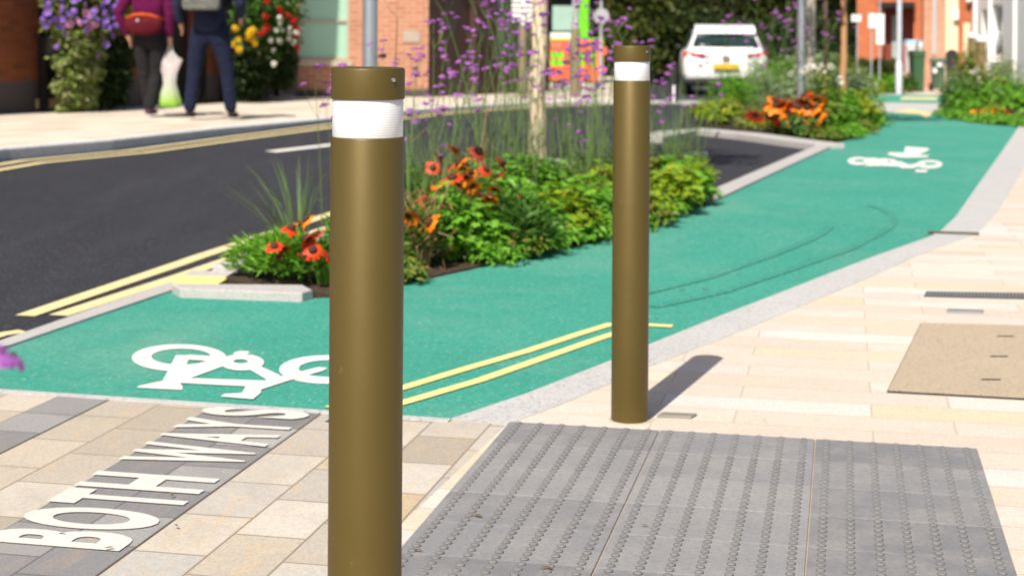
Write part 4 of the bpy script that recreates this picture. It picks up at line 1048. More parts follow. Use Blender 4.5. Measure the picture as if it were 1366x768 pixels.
# third walker by the white houses
p3_ = base(1347, 38.2, 0.0)
poseF = dict(poseM); poseF.update(anL=(-.09, .12, .11), knL=(-.11, .09, .49), anR=(.09, -.12, .12), knR=(.11, .04, .49), elL=(-.30, -.03, 1.17), wrL=(-.28, .08, .95), elR=(.31, -.08, 1.17), wrR=(.26, .12, 1.10))
colsF = dict(top=fabric('grey_top', (.38, .40, .42)), trousers=fabric('brown_trousers', (.10, .07, .065)), hem=.0, topname='top', w=1.12, cuff=.065)
person('person in light grey top and brown trousers walking by the white houses', p3_, R(4), 1.74, poseF, colsF, fabric('dark_shoe', (.03, .03, .03)), plain('ginger_hair', (.55, .13, .05), .5, 0, .3, 60), .06)

# ------------------------------------------------------------------ cars
M['carwhite'] = plain('white_car_paint', (.80, .80, .80), .18, 0, .02, 2)
M['carglass'] = plain('car_glass', (.018, .035, .036), .12, 0, .3, 2, spec=.15)
M['tail'] = plain('red_lamp_lens', (.60, .012, .012), .2, 0, .1)
M['rim'] = plain('alloy_rim', (.5, .5, .52), .3, .8)
def car(label, loc, rz, s=1.0, full=True):
    t = thing('parked_car', label, 'car', loc, rz)
    H = lambda y, zbot, wb, wm, zs, wsh, zbelt, wbelt, zroof, wroof: [(wb * .92, zbot), (wb, zbot + .06), (wm, .55 if zs > .7 else zs - .1), (wm * 1.005, zs - .06), (wsh, zs), (wbelt, zbelt), (wroof + .03, zroof - .05), (wroof - .08, zroof), (wroof * .45, zroof + .025)]
    st = [(0.0, .46, .66, .74, .93, .70, .97, .66, .995, .62), (.05, .34, .78, .84, .95, .80, 1.0, .72, 1.03, .68), (.16, .28, .84, .89, .97, .85, 1.03, .76, 1.09, .70),
          (.40, .25, .86, .905, .98, .87, 1.05, .79, 1.36, .68), (.62, .24, .87, .91, .98, .875, 1.06, .80, 1.53, .62), (1.2, .23, .87, .915, .98, .88, 1.06, .80, 1.57, .63), (2.2, .23, .87, .915, .98, .88, 1.06, .80, 1.57, .63),
          (2.75, .23, .87, .915, .98, .88, 1.06, .80, 1.46, .60), (3.35, .24, .87, .91, .96, .87, 1.04, .78, 1.08, .66), (4.0, .26, .85, .89, .88, .84, .93, .72, .95, .6), (4.28, .32, .76, .80, .74, .74, .78, .6, .80, .5)]
    m = MB(); rings = []
    for s0 in st:
        hp_ = H(*s0); y = s0[0]
        rings.append([Vector((x, y, z)) for x, z in hp_] + [Vector((-x, y, z)) for x, z in reversed(hp_)])
    m.ring(rings)
    body = m.build('body', M['carwhite'], t, smooth=True)
    md = body.modifiers.new('sub', 'SUBSURF'); md.levels = 2; md.render_levels = 2
    # rear glass: follows the tail
    m = MB(); rows_ = []
    for f in [i / 6 for i in range(7)]:
        y = .15 + f * .34; z = 1.10 + f * .26; hw_ = (.70 - f * .09) * (1 - .03 * f * f)
        rows_.append([Vector((hw_ * x, y - .075 + .06 * x * x, z + .03)) for x in [-1 + 2 * j / 10 for j in range(11)]])
    m.ring(rows_, cap=False, closed=False); rg_ = m.build('rear_window', M['carglass'], t, smooth=True)
    so2 = rg_.modifiers.new('sol', 'SOLIDIFY'); so2.thickness = .02
    m = MB(); m.tube([(-.32, .085, 1.15), (.05, .13, 1.20)], .012, 6); m.build('wiper', M['black'], rg_)
    m = MB(); m.ring([[Vector((x, y + .04 * (x / .66) ** 2, z)) for x in (-.64, -.4, 0, .4, .64)] + [Vector((x, y + .05 + .04 * (x / .66) ** 2, z + .06)) for x in (.64, .4, 0, -.4, -.64)] for y, z in ((.30, 1.40), (.42, 1.47), (.80, 1.545))])
    m.build('spoiler', M['carwhite'], t, bevel=.015)
    for sg in (-1, 1):
        m = MB(); rr = []
        for f in [i / 8 for i in range(9)]:
            x = .895 - f * .46; y = .185 - .20 * f ** .55; h2 = .052 * (1 - f) + .016
            rr.append([Vector((sg * x, y - .045, .93 + h2)), Vector((sg * x, y - .045, .93 - h2)), Vector((sg * x, y + .05, .93 - h2)), Vector((sg * x, y + .05, .93 + h2))])
        m.ring(rr); m.build('tail_light', M['tail'], t)
        m = MB(); m.ellipsoid((sg * .95, 2.75, 1.08), (.06, .06, .06)); m.tube([(sg * .86, 2.78, 1.03), (sg * .93, 2.76, 1.06)], .025, 6); m.build('wing_mirror', M['black'], t, smooth=True)
        m = MB(); rr = []
        for y, z0, z1 in ((.62, 1.09, 1.38), (1.1, 1.085, 1.49), (2.2, 1.085, 1.49), (2.75, 1.085, 1.38), (3.1, 1.08, 1.20)):
            rr.append([Vector((sg * .835, y, z0)), Vector((sg * (.70 if z1 > 1.3 else .77), y, z1))])
        m.ring(rr, cap=False, closed=False); sw2 = m.build('side_window', M['carglass'], t); q_ = sw2.modifiers.new('sol', 'SOLIDIFY'); q_.thickness = .02; q_.offset = 0
    m = MB(); m.box(-.27, .27, -.075, -.050, .615, .725); m.build('number_plate', plain('yellow_plate', (.75, .42, .03), .4, 0, .05), t)
    m = MB(); rr = []
    m.ring([[Vector((x, y_ + .10 * (abs(x) / .8) ** 3, z)) for x in (-.78, -.5, 0, .5, .78)] + [Vector((x, y_ + .3, z)) for x in (.78, -.78)] for y_, z in ((.03, .22), (-.02, .30), (.0, .40))]); m.build('bumper_skirt', M['black_matt'], t)
    Mt = Matrix.Translation((0, -.045, .86)) @ Matrix.Rotation(R(90), 4, 'X')
    m = MB(); m.ring([[Mt @ Vector((.085 * q * math.cos(a), .06 * q * math.sin(a), z)) for a in [2 * PI * j / 20 for j in range(20)]] for q, z in ((1, -.02), (1, .006), (.8, .008))]); m.build('emblem', M['rim'], t)
    for sg in (-1, 1):
        for y in (.78, 3.35):
            Mt = Matrix.Translation((sg * .80, y, .335)) @ Matrix.Rotation(R(90), 4, 'Y')
            m = MB(); m.lathe([(.20, -.11), (.31, -.11), (.335, -.08), (.335, .08), (.31, .11), (.20, .11)], 32, M=Mt); wh = m.build('wheel', M['black_matt'], t, angle=40)
            m = MB(); m.lathe([(.03, sg * .105), (.215, sg * .095), (.22, 0)], 24, M=Mt); m.build('rim', M['rim'], wh, angle=40)
    t.scale = (s * 1.01, s, s * .95)
    return t
ca = G(968, 128.5, -.02); ca.z += rise(ca)
ca_ = car('white car seen from behind with red tail lights and yellow plate', ca, R(-5), 1.04)
cb = base(1036, 47, -.02)
car('second white car farther off, half hidden right of the first car', cb, R(-10), .98)
# ------------------------------------------------------------------ planting
M['lf_bright'] = leafmat('bright_green_leaf', [(0.098, 0.275, 0.017), (0.160, 0.389, 0.028), (0.231, 0.478, 0.052), (0.133, 0.336, 0.021)])
M['lf_yellow'] = leafmat('yellow_green_leaf', [(0.211, 0.341, 0.017), (0.324, 0.438, 0.024), (0.162, 0.292, 0.019), (0.486, 0.454, 0.032)])
M['lf_dark'] = leafmat('dark_green_leaf', [(0.044, 0.121, 0.018), (0.078, 0.189, 0.026), (0.121, 0.265, 0.040)])
M['lf_silver'] = leafmat('silver_green_leaf', [(0.277, 0.374, 0.212), (0.390, 0.488, 0.308), (0.179, 0.277, 0.130)])
M['lf_brown'] = leafmat('dry_brown_leaf', [(.22, .12, .04), (.30, .18, .07), (.16, .08, .03), (.12, .14, .03)])
M['lf_rust'] = leafmat('rusting_leaf', [(0.086, 0.209, 0.020), (0.157, 0.295, 0.035), (0.313, 0.227, 0.052), (0.122, 0.260, 0.026)])
M['stemg'] = leafmat('green_stem', [(0.069, 0.138, 0.027), (0.106, 0.188, 0.044), (0.138, 0.188, 0.062)], .6, .1)
M['stembrown'] = leafmat('dry_stem', [(.30, .19, .09), (.38, .25, .13)], .8, .1)
M['verb'] = leafmat('purple_petal', [(.36, .11, .46), (.46, .17, .54), (.31, .09, .43), (.50, .18, .48)], .6, .3)
M['pet_red'] = leafmat('red_orange_petal', [(.62, .035, .006), (.72, .075, .008), (.52, .02, .006)], .5, .2)
M['pet_org'] = leafmat('orange_petal', [(.80, .20, .010), (.80, .29, .014), (.78, .14, .008)], .5, .2)
M['pet_rust'] = leafmat('rust_petal', [(.30, .03, .010), (.38, .05, .012)], .5, .2)
M['pet_white'] = leafmat('white_petal', [(.74, .74, .70), (.78, .76, .70), (.66, .66, .60)], .6, .2)
M['pet_yel'] = leafmat('yellow_petal', [(.78, .48, .010), (.80, .55, .02), (.76, .40, .01)], .5, .2)
M['pet_pink'] = leafmat('pink_petal', [(.60, .20, .46), (.68, .32, .52), (.55, .12, .40)], .5, .25)
M['pet_lil'] = leafmat('lilac_petal', [(.27, .15, .58), (.36, .22, .64), (.20, .10, .48), (.44, .32, .66)], .5, .25)
M['pet_scar'] = leafmat('scarlet_petal', [(.62, .012, .010), (.52, .008, .010)], .5, .2)
M['cone'] = plain('flower_centre_brown', (.06, .018, .008), .9, 0, .3, 200)

def rdir(rn):
    z = rn.uniform(-1, 1); a = rn.uniform(0, 2 * PI); s = math.sqrt(1 - z * z)
    return Vector((s * math.cos(a), s * math.sin(a), z))
def mound_leaves(mb, rn, r, h, n, ls, kind='leaf', inner=.45, lumps=5, cz=0.0, flat=1.0):
    """leaves scattered through a lumpy mound"""
    cs = []
    for i in range(lumps):
        a = rn.uniform(0, 2 * PI); d = r * rn.uniform(.1, .62)
        cs.append((Vector((d * math.cos(a), d * math.sin(a), h * rn.uniform(.25, .6))), rn.uniform(.35, .6)))
    for i in range(n):
        c, q = cs[rn.randrange(lumps)]
        d = rdir(rn); d.z = abs(d.z) * 1.1 - .25; d.normalize()
        f = rn.uniform(inner, 1.0)
        p = c + Vector((d.x * r * q * f, d.y * r * q * f * flat, d.z * h * .6 * f))
        if p.z < .004: p.z = rn.uniform(.004, .05)
        p.z += cz
        nrm = (d * .6 + Vector((0, 0, .8)) + rdir(rn) * .55).normalized()
        t = (d + rdir(rn) * .7); t = (t - nrm * t.dot(nrm))
        if t.length < .01: continue
        t.normalize(); s_ = ls * rn.uniform(.6, 1.25)
        if kind == 'lobed': mb.lobed(p, nrm, t, s_, rn)
        elif kind == 'fine': mb.leaf(p, nrm, (t + Vector((0, 0, .7))).normalized(), s_, s_ * .16)
        else: mb.leaf(p, nrm, t, s_, s_ * .48)
def stalks(mb, rn, r, h, n, rad=.003):
    for i in range(n):
        a = rn.uniform(0, 2 * PI); d = r * rn.uniform(0, .7)
        mb.tube([(d * .25 * math.cos(a), d * .25 * math.sin(a), -.01), (d * .7 * math.cos(a), d * .7 * math.sin(a), h * .4), (d * math.cos(a), d * math.sin(a), h * rn.uniform(.6, .9))], [rad, rad, rad * .6], 4)
seed = [100]
def mound(name, label, cat, loc, r, h, n, ls, mat, kind='leaf', group=None, lumps=6, flowers=None, inner=.4):
    seed[0] += 1; rn = random.Random(seed[0])
    t = thing(name, label, cat, loc, rn.uniform(0, 6), group)
    m = MB(); stalks(m, rn, r, h, 10); m.build('stems', M['stemg'], t)
    m = MB(); mound_leaves(m, rn, r, h, n, ls, kind, inner, lumps); m.build('foliage', mat, t)
    return t, rn
# flower heads of the daisy kind
def daisy_mesh(name, mat, rn, R0=.036, np_=12, droop=.35, wid=.42):
    m = MB()
    for i in range(np_):
        a = 2 * PI * i / np_ + rn.uniform(-.12, .12); d = Vector((math.cos(a), math.sin(a), 0)); s_ = Vector((-d.y, d.x, 0))
        L = R0 * rn.uniform(.85, 1.1); w = L * wid; q = droop * rn.uniform(.4, 1.5)
        p0 = d * R0 * .22; p1 = d * L * .62 + Vector((0, 0, -q * L * .15)); p2 = d * L + Vector((0, 0, -q * L * .5))
        m.add([p0 + s_ * w * .2, p1 + s_ * w * .5, p2 + s_ * w * .3, p2 * .96 , p2 - s_ * w * .3, p1 - s_ * w * .5, p0 - s_ * w * .2], [(0, 1, 5, 6), (1, 2, 3), (1, 3, 5), (3, 4, 5)])
    return m.mesh(name, mat)
m = MB(); m.lathe([(.001, -.004), (.014, -.002), (.0155, .004), (.012, .012), (.001, .015)], 12); centre_me = m.mesh('flower_centre', M['cone'], True)
rn = random.Random(7)
DA = {k_: [daisy_mesh('flower', M[mm], rn, .036, np_, dr) for np_, dr in ((12, .3), (11, .9), (13, .6))] for k_, mm in (('red', 'pet_red'), ('org', 'pet_org'), ('rust', 'pet_rust'))}
def daisy_plant(label, loc, heads, mat_leaf=None, group=None, r=.16, h=.3, n=420, leaf=.075, lkind='leaf', name='daisy_plant', dead=0, s0=1.0):
    """heads: world positions of flowers with colour key; each on its own stem"""
    t, rn = mound(name, label, 'flowering plant', loc, r, h, n, leaf, mat_leaf or M['lf_bright'], lkind, group, 5)
    t.rotation_euler.z = 0
    for p, key, s_ in heads:
        lp = p - Vector(loc)
        m = MB(); rt = Vector((rn.uniform(-.5, .5) * r, rn.uniform(-.5, .5) * r, 0))
        mid = rt.lerp(lp, .55) + Vector((rn.uniform(-.02, .02), rn.uniform(-.02, .02), .03))
        m.tube([rt, mid, lp - Vector((0, 0, .004))], [.0028, .0024, .002], 5); st_ = m.build('flower_stem', M['stemg'], t)
        for q in range(3):
            pass
        f = inst('flower', rn.choice(DA[key]), st_, lp, (rn.uniform(.35, 1.15), rn.uniform(-.45, .35), rn.uniform(0, 6)), s_ * s0 * 1.12)
        inst('flower_centre', centre_me, f)
    return t
def PP(u, v, D): return P(u, v, D)

# --- the red clump at the near tip of the bed
D1 = G(392, 384).y - .04
tip = G(392, 381, 0) + Vector((0, .12, 0))
hd = [(PP(388, 305, D1), 'red', 1.15), (PP(366, 329, D1 - .05), 'red', 1.05), (PP(378, 331, D1 + .04), 'red', .95), (PP(411, 319, D1 - .05), 'red', 1.25), (PP(424, 313, D1 + .05), 'red', 1.15), (PP(417, 333, D1 - .08), 'red', 1.15), (PP(409, 293, D1 + .1), 'org', 1.0), (PP(398, 298, D1 + .12), 'org', .8), (PP(439, 343, D1 - .03), 'red', 1.1), (PP(450, 318, D1), 'red', 1.0), (PP(403, 341, D1), 'rust', .8), (PP(372, 343, D1), 'rust', .7)]
daisy_plant('red and orange coneflower clump at the near tip of the flower bed', tip, hd, M['lf_bright'], None, .25, .20, 1500, .08, 'fine', 'coneflower_clump')
mound('leafy_plant', 'feathery green plant spilling over the white kerb stone at the bed tip', 'plant', G(350, 374, 0) + Vector((0, .12, 0)), .17, .17, 900, .07, M['lf_bright'], 'fine')
mound('leafy_plant', 'dark green tuft hidden right behind the nearer bollard', 'plant', G(462, 384, 0) + Vector((0, .15, 0)), .20, .30, 800, .085, M['lf_dark'], 'fine')
# --- orange helenium left of the tree
D2 = 8.6
loc = base(600, D2, 0); loc.z = 0
hd = [(PP(604, 238, 8.00), 'red', 1.50), (PP(611, 246, 8.15), 'org', 1.20), (PP(613, 218, 8.40), 'org', 1.38), (PP(620, 221, 8.40), 'org', 1.20), (PP(641, 262, 8.00), 'org', 1.26), (PP(653, 264, 8.00), 'org', 1.32), (PP(586, 210, 8.60), 'red', 1.14), (PP(590, 230, 8.50), 'rust', 1.08), (PP(638, 202, 8.70), 'rust', 1.44), (PP(628, 204, 8.80), 'rust', 1.20), (PP(670, 218, 8.90), 'rust', 1.32), (PP(664, 236, 8.70), 'rust', 1.08), (PP(630, 248, 8.20), 'org', 1.08), (PP(574, 269, 7.90), 'red', 1.08), (PP(628, 230, 8.50), 'org', 1.08), (PP(600, 222, 8.50), 'red', 1.02)]
hd += [(PP(a_, b_, 8.25), k_, s_) for a_, b_, k_, s_ in ((582, 246, 'org', 1.1), (596, 262, 'red', 1.1), (622, 236, 'org', 1.2), (648, 226, 'red', 1.0), (660, 252, 'org', 1.1), (577, 224, 'red', 1.1), (640, 280, 'org', 1.0), (607, 200, 'org', 1.2), (690, 262, 'rust', 1.0))]
daisy_plant('orange sneezeweed clump left of the slender pale tree trunk', loc, hd, M['lf_rust'], None, .42, .36, 1300, .085, 'fine', 'coneflower_clump')
D3 = 7.6
loc3 = base(556, D3, 0); loc3.z = 0
hd = [(PP(545, 288, 7.40), 'org', 1.25), (PP(553, 289, 7.40), 'org', 1.00), (PP(574, 297, 7.40), 'org', 1.31), (PP(569, 296, 7.50), 'org', 1.12), (PP(573, 270, 7.70), 'red', 1.19), (PP(567, 268, 7.70), 'red', 1.00)]
daisy_plant('drying orange-flowered clump just right of the nearer bollard', loc3, hd, M['lf_rust'], None, .20, .28, 700, .08, 'fine', 'coneflower_clump')
# dried stems
def stemclump(label, loc, n, h, mat, spread=.12, leaves=0, lm=None):
    seed[0] += 1; rn = random.Random(seed[0]); t = thing('dry_stem_clump', label, 'plant', loc)
    m = MB()
    for i in range(n):
        a = rn.uniform(0, 6.28); d = rn.uniform(0, spread); hh = h * rn.uniform(.5, 1.1); b = rn.uniform(-.2, .2)
        m.tube([(d * .4 * math.cos(a), d * .4 * math.sin(a), -.01), (d * math.cos(a), d * math.sin(a), hh * .6), (d * 1.3 * math.cos(a) + b * .5, d * 1.3 * math.sin(a), hh), (d * 1.3 * math.cos(a) + b, d * 1.5 * math.sin(a), hh * .88)], [.005, .004, .003, .002], 4)
    m.build('stems', mat, t)
    if leaves:
        m = MB()
        for i in range(leaves):
            p = Vector((rn.gauss(0, spread), rn.gauss(0, spread), rn.uniform(0, h))); m.leaf(p, rdir(rn), Vector((rn.uniform(-1, 1), rn.uniform(-1, 1), -.6)).normalized(), .07, .018)
        m.build('dead_leaves', lm, t)
    return t
l_ = G(562, 364, 0) + Vector((0, .1, 0)); stemclump('pale dried stems with curled brown leaves near the bed edge', l_, 18, .38, M['stembrown'], .10, 45, M['lf_brown'])
l_ = base(640, 9.0, 0); l_.z = 0; stemclump('arching straw-coloured stalks among the orange flowers', l_, 7, .62, M['stembrown'], .22)

# --- broad leaved mounds along the lane edge
mds = [  # u, v(base), r, h, n, leaf, mat, kind, label
    (622, 350, .21, .29, 620, .062, 'lf_bright', 'lobed', 'round bright green geranium mound with lobed leaves at the lane edge'),
    (590, 352, .15, .36, 380, .07, 'lf_bright', 'leaf', 'upright light green leafy plant left of the geranium mound'),
    (668, 340, .26, .27, 1500, .10, 'lf_dark', 'fine', 'dark feathery plant between the geranium mound and the tree trunk'),
    (705, 326, .26, .26, 900, .075, 'lf_bright', 'leaf', 'low bright green leafy plant at the lane edge before the tree trunk'),
    (672, 318, .28, .34, 800, .085, 'lf_bright', 'leaf', 'mid-height fresh green leafy plant left of the tree trunk foot'),
    (742, 322, .24, .27, 420, .075, 'lf_yellow', 'lobed', 'yellow-green lobed plant just right of the tree trunk line'),
    (735, 300, .34, .36, 1000, .09, 'lf_bright', 'leaf', 'spreading bright plant in front of the tree trunk'),
    (775, 312, .25, .30, 520, .07, 'lf_bright', 'lobed', 'bright lobed plant left of the farther bollard'),
    (790, 290, .32, .32, 650, .09, 'lf_yellow', 'leaf', 'tall yellow-green leafy plant behind the farther bollard on its left'),
    (822, 303, .24, .26, 520, .07, 'lf_rust', 'leaf', 'browning low plant directly behind the farther bollard'),
    (858, 296, .25, .26, 520, .065, 'lf_yellow', 'leaf', 'yellow-green low plant just right of the farther bollard'),
    (880, 285, .27, .30, 560, .065, 'lf_yellow', 'lobed', 'yellowing lobed plant right of the farther bollard'),
    (905, 274, .27, .30, 560, .07, 'lf_bright', 'lobed', 'bright green lobed plant near the far end of the flower bed'),
    (926, 262, .22, .22, 420, .06, 'lf_yellow', 'leaf', 'small yellow-green plant at the extreme far corner of the flower bed'),
    (865, 268, .34, .28, 650, .09, 'lf_rust', 'leaf', 'taller reddening plant behind the row right of the farther bollard'),
    (910, 250, .28, .22, 450, .08, 'lf_yellow', 'fine', 'yellowish feathery plant beside the parking bay'),
    (690, 285, .42, .30, 900, .10, 'lf_dark', 'fine', 'broad dark feathery plant around the tree trunk foot'),
    (640, 290, .36, .32, 700, .10, 'lf_bright', 'fine', 'wispy green plant behind the geranium mound'),
    (560, 318, .32, .40, 800, .10, 'lf_dark', 'fine', 'wispy dark plant right of the nearer bollard'),
    (790, 262, .36, .22, 500, .10, 'lf_dark', 'fine', 'dark feathery plant in the middle of the bed'),  # drawn in the dark green leaf colours
]
for (u, v, r, h, n, ls, mt, kd, lb) in mds:
    p = G(u, v, 0); p = p + Vector((p.x, p.y, 0)).normalized() * (r * .08); p.z = zb(p.y)
    mound('leafy_plant', lb, 'plant', p, r, h, n, ls, M[mt], kd, None, 6)
# --- filler of low stems so the soil reads as planted
rn = random.Random(55); m = MB()
bed = [G(u, v) for u, v in ((440, 360), (560, 345), (700, 315), (830, 290), (925, 262), (935, 225), (800, 235), (600, 290), (440, 330))]
def inpoly(p, poly):
    c = False; n = len(poly)
    for i in range(n):
        a, b = poly[i], poly[i - 1]
        if (a.y > p.y) != (b.y > p.y) and p.x < (b.x - a.x) * (p.y - a.y) / (b.y - a.y) + a.x: c = not c
    return c
def sample(poly, rn):
    x0, x1 = min(p.x for p in poly), max(p.x for p in poly); y0, y1 = min(p.y for p in poly), max(p.y for p in poly)
    while True:
        p = Vector((rn.uniform(x0, x1), rn.uniform(y0, y1), 0))
        if inpoly(p, poly): p.z = zb(p.y); return p
for i in range(5200):
    p = sample(bed, rn); p.z += .01; m.leaf(p, Vector((rn.uniform(-.5, .5), rn.uniform(-.5, .5), 1)).normalized(), Vector((rn.uniform(-1, 1), rn.uniform(-1, 1), rn.uniform(.5, 2.2))).normalized(), rn.uniform(.06, .2), rn.uniform(.008, .03))
g_ = m.build('ground_cover', M['lf_dark']); tag(g_, 'low grassy ground cover between the plants of the flower bed', 'ground cover', None, 'stuff')

# --- grasses
def grass(label, loc, n, h, spread, mat, w=.006, lean=(0, 0), group=None):
    seed[0] += 1; rn = random.Random(seed[0]); t = thing('grass_tuft', label, 'grass', loc, 0, group); m = MB()
    for i in range(n):
        a = rn.uniform(0, 6.28); s_ = spread * rn.uniform(.15, 1); hh = h * rn.uniform(.55, 1.05); r0 = rn.uniform(0, .05)
        d = Vector((math.cos(a) + lean[0], math.sin(a) + lean[1], 0)); sd = Vector((-math.sin(a), math.cos(a), 0))
        if abs(sd.x) < .5: sd = Vector((1, 0, 0)) * .8 + sd * .3
        pts = [Vector((math.cos(a) * r0, math.sin(a) * r0, 0)) + d * s_ * f ** 1.8 + Vector((0, 0, hh * (f - .18 * f ** 3 * s_ / spread))) for f in (0, .3, .6, .85, 1)]
        ws = [w, w, w * .8, w * .5, w * .12]
        vs = [p + sd * q * .5 for p, q in zip(pts, ws)] + [p - sd * q * .5 for p, q in zip(pts, ws)]
        m.add(vs, [(j, j + 1, 6 + j, 5 + j) for j in range(4)])
    m.build('blades', mat, t); return t
gl = G(385, 368, 0); gl.y += .25
grass('sparse tall grass blades leaning over the yellow lines at the bed tip', gl, 46, .56, .36, M['stemg'], .0055, (-.5, 0))
grass('short grass tuft beside the red coneflowers', G(432, 388, 0) + Vector((0, .15, 0)), 40, .34, .18, M['lf_bright'], .007)
for i, (u, v) in enumerate(((585, 330), (700, 300), (780, 280), (840, 270), (900, 245))):
    p = G(u, v, 0); grass('fine grass tuft between the leafy plants of the flower bed', p, 60, .62, .30, M['stemg'], .006, (0, 0), 'grass tufts in the flower bed')

for i, (u, v) in enumerate(((545, 345), (600, 285), (640, 300), (660, 265), (700, 255), (735, 262), (760, 245), (800, 240), (830, 250), (870, 235), (905, 232), (925, 240), (570, 300))):
    p = G(u, v, 0); grass('thin swaying grass stems rising among the verbena', p, 17, .95, .40, M['stemg'], .0042, (0, 0), 'thin grass stems in the flower bed')
# --- tall verbena: bare branching stems with purple heads
rn = random.Random(21)
HEADS = []
for q in range(4):
    m = MB()
    for i in range(46):
        d = rdir(rn); d.z = abs(d.z) * .8; p = Vector((d.x * .024, d.y * .024, d.z * .013)) * rn.uniform(.6, 1.1)
        nr = (d + Vector((0, 0, .6)) + rdir(rn) * .3).normalized(); tt = nr.orthogonal().normalized()
        tt = Matrix.Rotation(rn.uniform(0, 6), 3, nr) @ tt; s_ = rn.uniform(.006, .010); sd = nr.cross(tt)
        m.add([p + tt * s_, p + sd * s_ * .7, p - tt * s_, p - sd * s_ * .7], [(0, 1, 2, 3)])
    HEADS.append(m.mesh('flower_head', M['verb']))
STEMS = []
for q in range(8):
    m = MB(); h = 1.0; ends = []
    bend = Vector((rn.uniform(-.14, .14), rn.uniform(-.14, .14), 0))
    main = [Vector((0, 0, 0)), bend * .15 + Vector((0, 0, .35)), bend * .5 + Vector((0, 0, .68)), bend + Vector((0, 0, .90))]
    m.tube(main, [.0032, .0028, .0022, .0017], 4); top = main[-1]
    for b in range(rn.randint(1, 3)):
        a = rn.uniform(0, 6.28); L = rn.uniform(.06, .16); e = top + Vector((math.cos(a) * L * .45, math.sin(a) * L * .45, L))
        m.tube([top, top.lerp(e, .5) + Vector((math.cos(a) * .012, math.sin(a) * .012, 0)), e], [.0016, .0014, .0011], 3); ends.append(e)
    for b in range(rn.randint(0, 2)):
        f = rn.uniform(.5, .8); o_ = main[1].lerp(main[3], (f - .35) / .55); a = rn.uniform(0, 6.28); L = rn.uniform(.14, .26)
        e = o_ + Vector((math.cos(a) * L * .5, math.sin(a) * L * .5, L)); m.tube([o_, o_.lerp(e, .5) + Vector((math.cos(a) * .02, math.sin(a) * .02, 0)), e], [.0017, .0014, .0011], 3); ends.append(e)
    for b in range(4):
        f = rn.uniform(.1, .5); o_ = main[0].lerp(main[2], f); a = rn.uniform(0, 6.28)
        m.leaf(o_, Vector((0, 0, 1)), Vector((math.cos(a), math.sin(a), .7)).normalized(), rn.uniform(.05, .09), .012)
    STEMS.append((m.mesh('flower_stem', M['stemg']), ends))
def verbena(loc, nst, h, spread, label, group, hs=1.0, stemscale=1.0):
    t = thing('verbena_plant', label, 'flowering plant', loc, 0, group)
    for i in range(nst):
        me_, ends = rn.choice(STEMS); a = rn.uniform(0, 6.28); d = spread * rn.uniform(.1, 1); hh = h * rn.uniform(.62, 1.08)
        st_ = inst('flower_stem', me_, t, (d * math.cos(a) * .5, d * math.sin(a) * .5, 0), (rn.uniform(-.16, .16), rn.uniform(-.16, .16), rn.uniform(0, 6)), (hh * .9, hh * .9, hh))
        for e in ends:
            s_ = hs * rn.uniform(.7, 1.25) / hh
            inst('flower_head', rn.choice(HEADS), st_, e, (rn.uniform(-.3, .3), rn.uniform(-.3, .3), 0), s_)
    return t
VL = 'tall bare-stemmed verbena with small purple heads in the flower bed'
vb = [(560, 8.7, 1.05, 5), (575, 9.6, 1.2, 6), (600, 10.2, 1.25, 6), (622, 9.2, 1.10, 6), (645, 10.4, 1.30, 7), (668, 9.7, 1.25, 6), (690, 10.8, 1.35, 7), (700, 9.4, 1.25, 5), (735, 10.6, 1.30, 7), (750, 9.8, 1.25, 6), (772, 11.0, 1.32, 7), (790, 10.2, 1.25, 6), (806, 11.3, 1.30, 6), (830, 10.9, 1.15, 5), (585, 8.4, 1.0, 4), (632, 8.6, 1.05, 4), (680, 8.9, 1.2, 5), (765, 9.2, 1.22, 5), (805, 9.5, 1.15, 5), (868, 11.4, 1.0, 4), (900, 11.8, 1.0, 4), (655, 11.2, 1.35, 5), (712, 11.6, 1.38, 6), (540, 9.4, 1.15, 4), (520, 8.8, 1.0, 4), (930, 12.2, .9, 3)]
for u, D, h, n in vb:
    p = base(u, D, 0)
    verbena(p, max(2, int(n * .85)), h * 1.03, .30, VL, 'tall purple verbena in the flower bed', 1.02)
p = base(455, 9.2, 0); verbena(p, 5, .95, .25, 'sparse purple verbena left of the galvanised signpost', None, 1.1)
# out-of-focus verbena close to the camera at the left
ph = P(9, 482, 1.30); t = thing('verbena_plant', 'blurred purple flower leaning in at the left picture edge', 'flowering plant', (ph.x - .16, 1.30, .0))
lp = ph - t.location
m = MB(); m.tube([(0, 0, -.02), (.0, 0, .4), (.04, 0, .72), (.09, 0, lp.z - .01), (lp.x, 0, lp.z)], [.003, .0028, .0022, .002, .0016], 5); st_ = m.build('flower_stem', M['stemg'], t)
inst('flower_head', HEADS[1], st_, lp, (0, .4, 0), .62); inst('flower_head', HEADS[2], st_, lp + Vector((-.012, .005, .006)), (0, -.2, 0), .5)

# ------------------------------------------------------------------ trees
k = Nd('peeling_pale_bark'); mp = k.n('ShaderNodeMapping'); k.l(k.obj(), mp.inputs[0]); mp.inputs['Scale'].default_value = (1, 1, .45)
nz = k.noise(26, 5, .7, mp.outputs[0], 1.0)
col = k.mix(k.noise(6, 3), (.62, .47, .33), (.74, .62, .47))
col = k.mix(k.ramp(nz, [(.56, 0.0), (.62, .8)]), col, (.36, .17, .08))
col = k.mix(k.ramp(k.noise(60, 3, .7, mp.outputs[0]), [(.62, 0.0), (.68, .7)]), col, (.22, .13, .08))
k.bump(nz, .8, .01); M['birch'] = k.fin(col, .8, 0, .2)
M['bark'] = plain('brown_bark', (.16, .10, .06), .9, 0, .3, 9, .8, 30)
M['stake'] = plain('orange_brown_stake', (.42, .22, .10), .8, 0, .2, 9)
M['lf_tree'] = leafmat('fresh_tree_leaf', [(.05, .12, .015), (.08, .17, .02), (.11, .20, .035)])
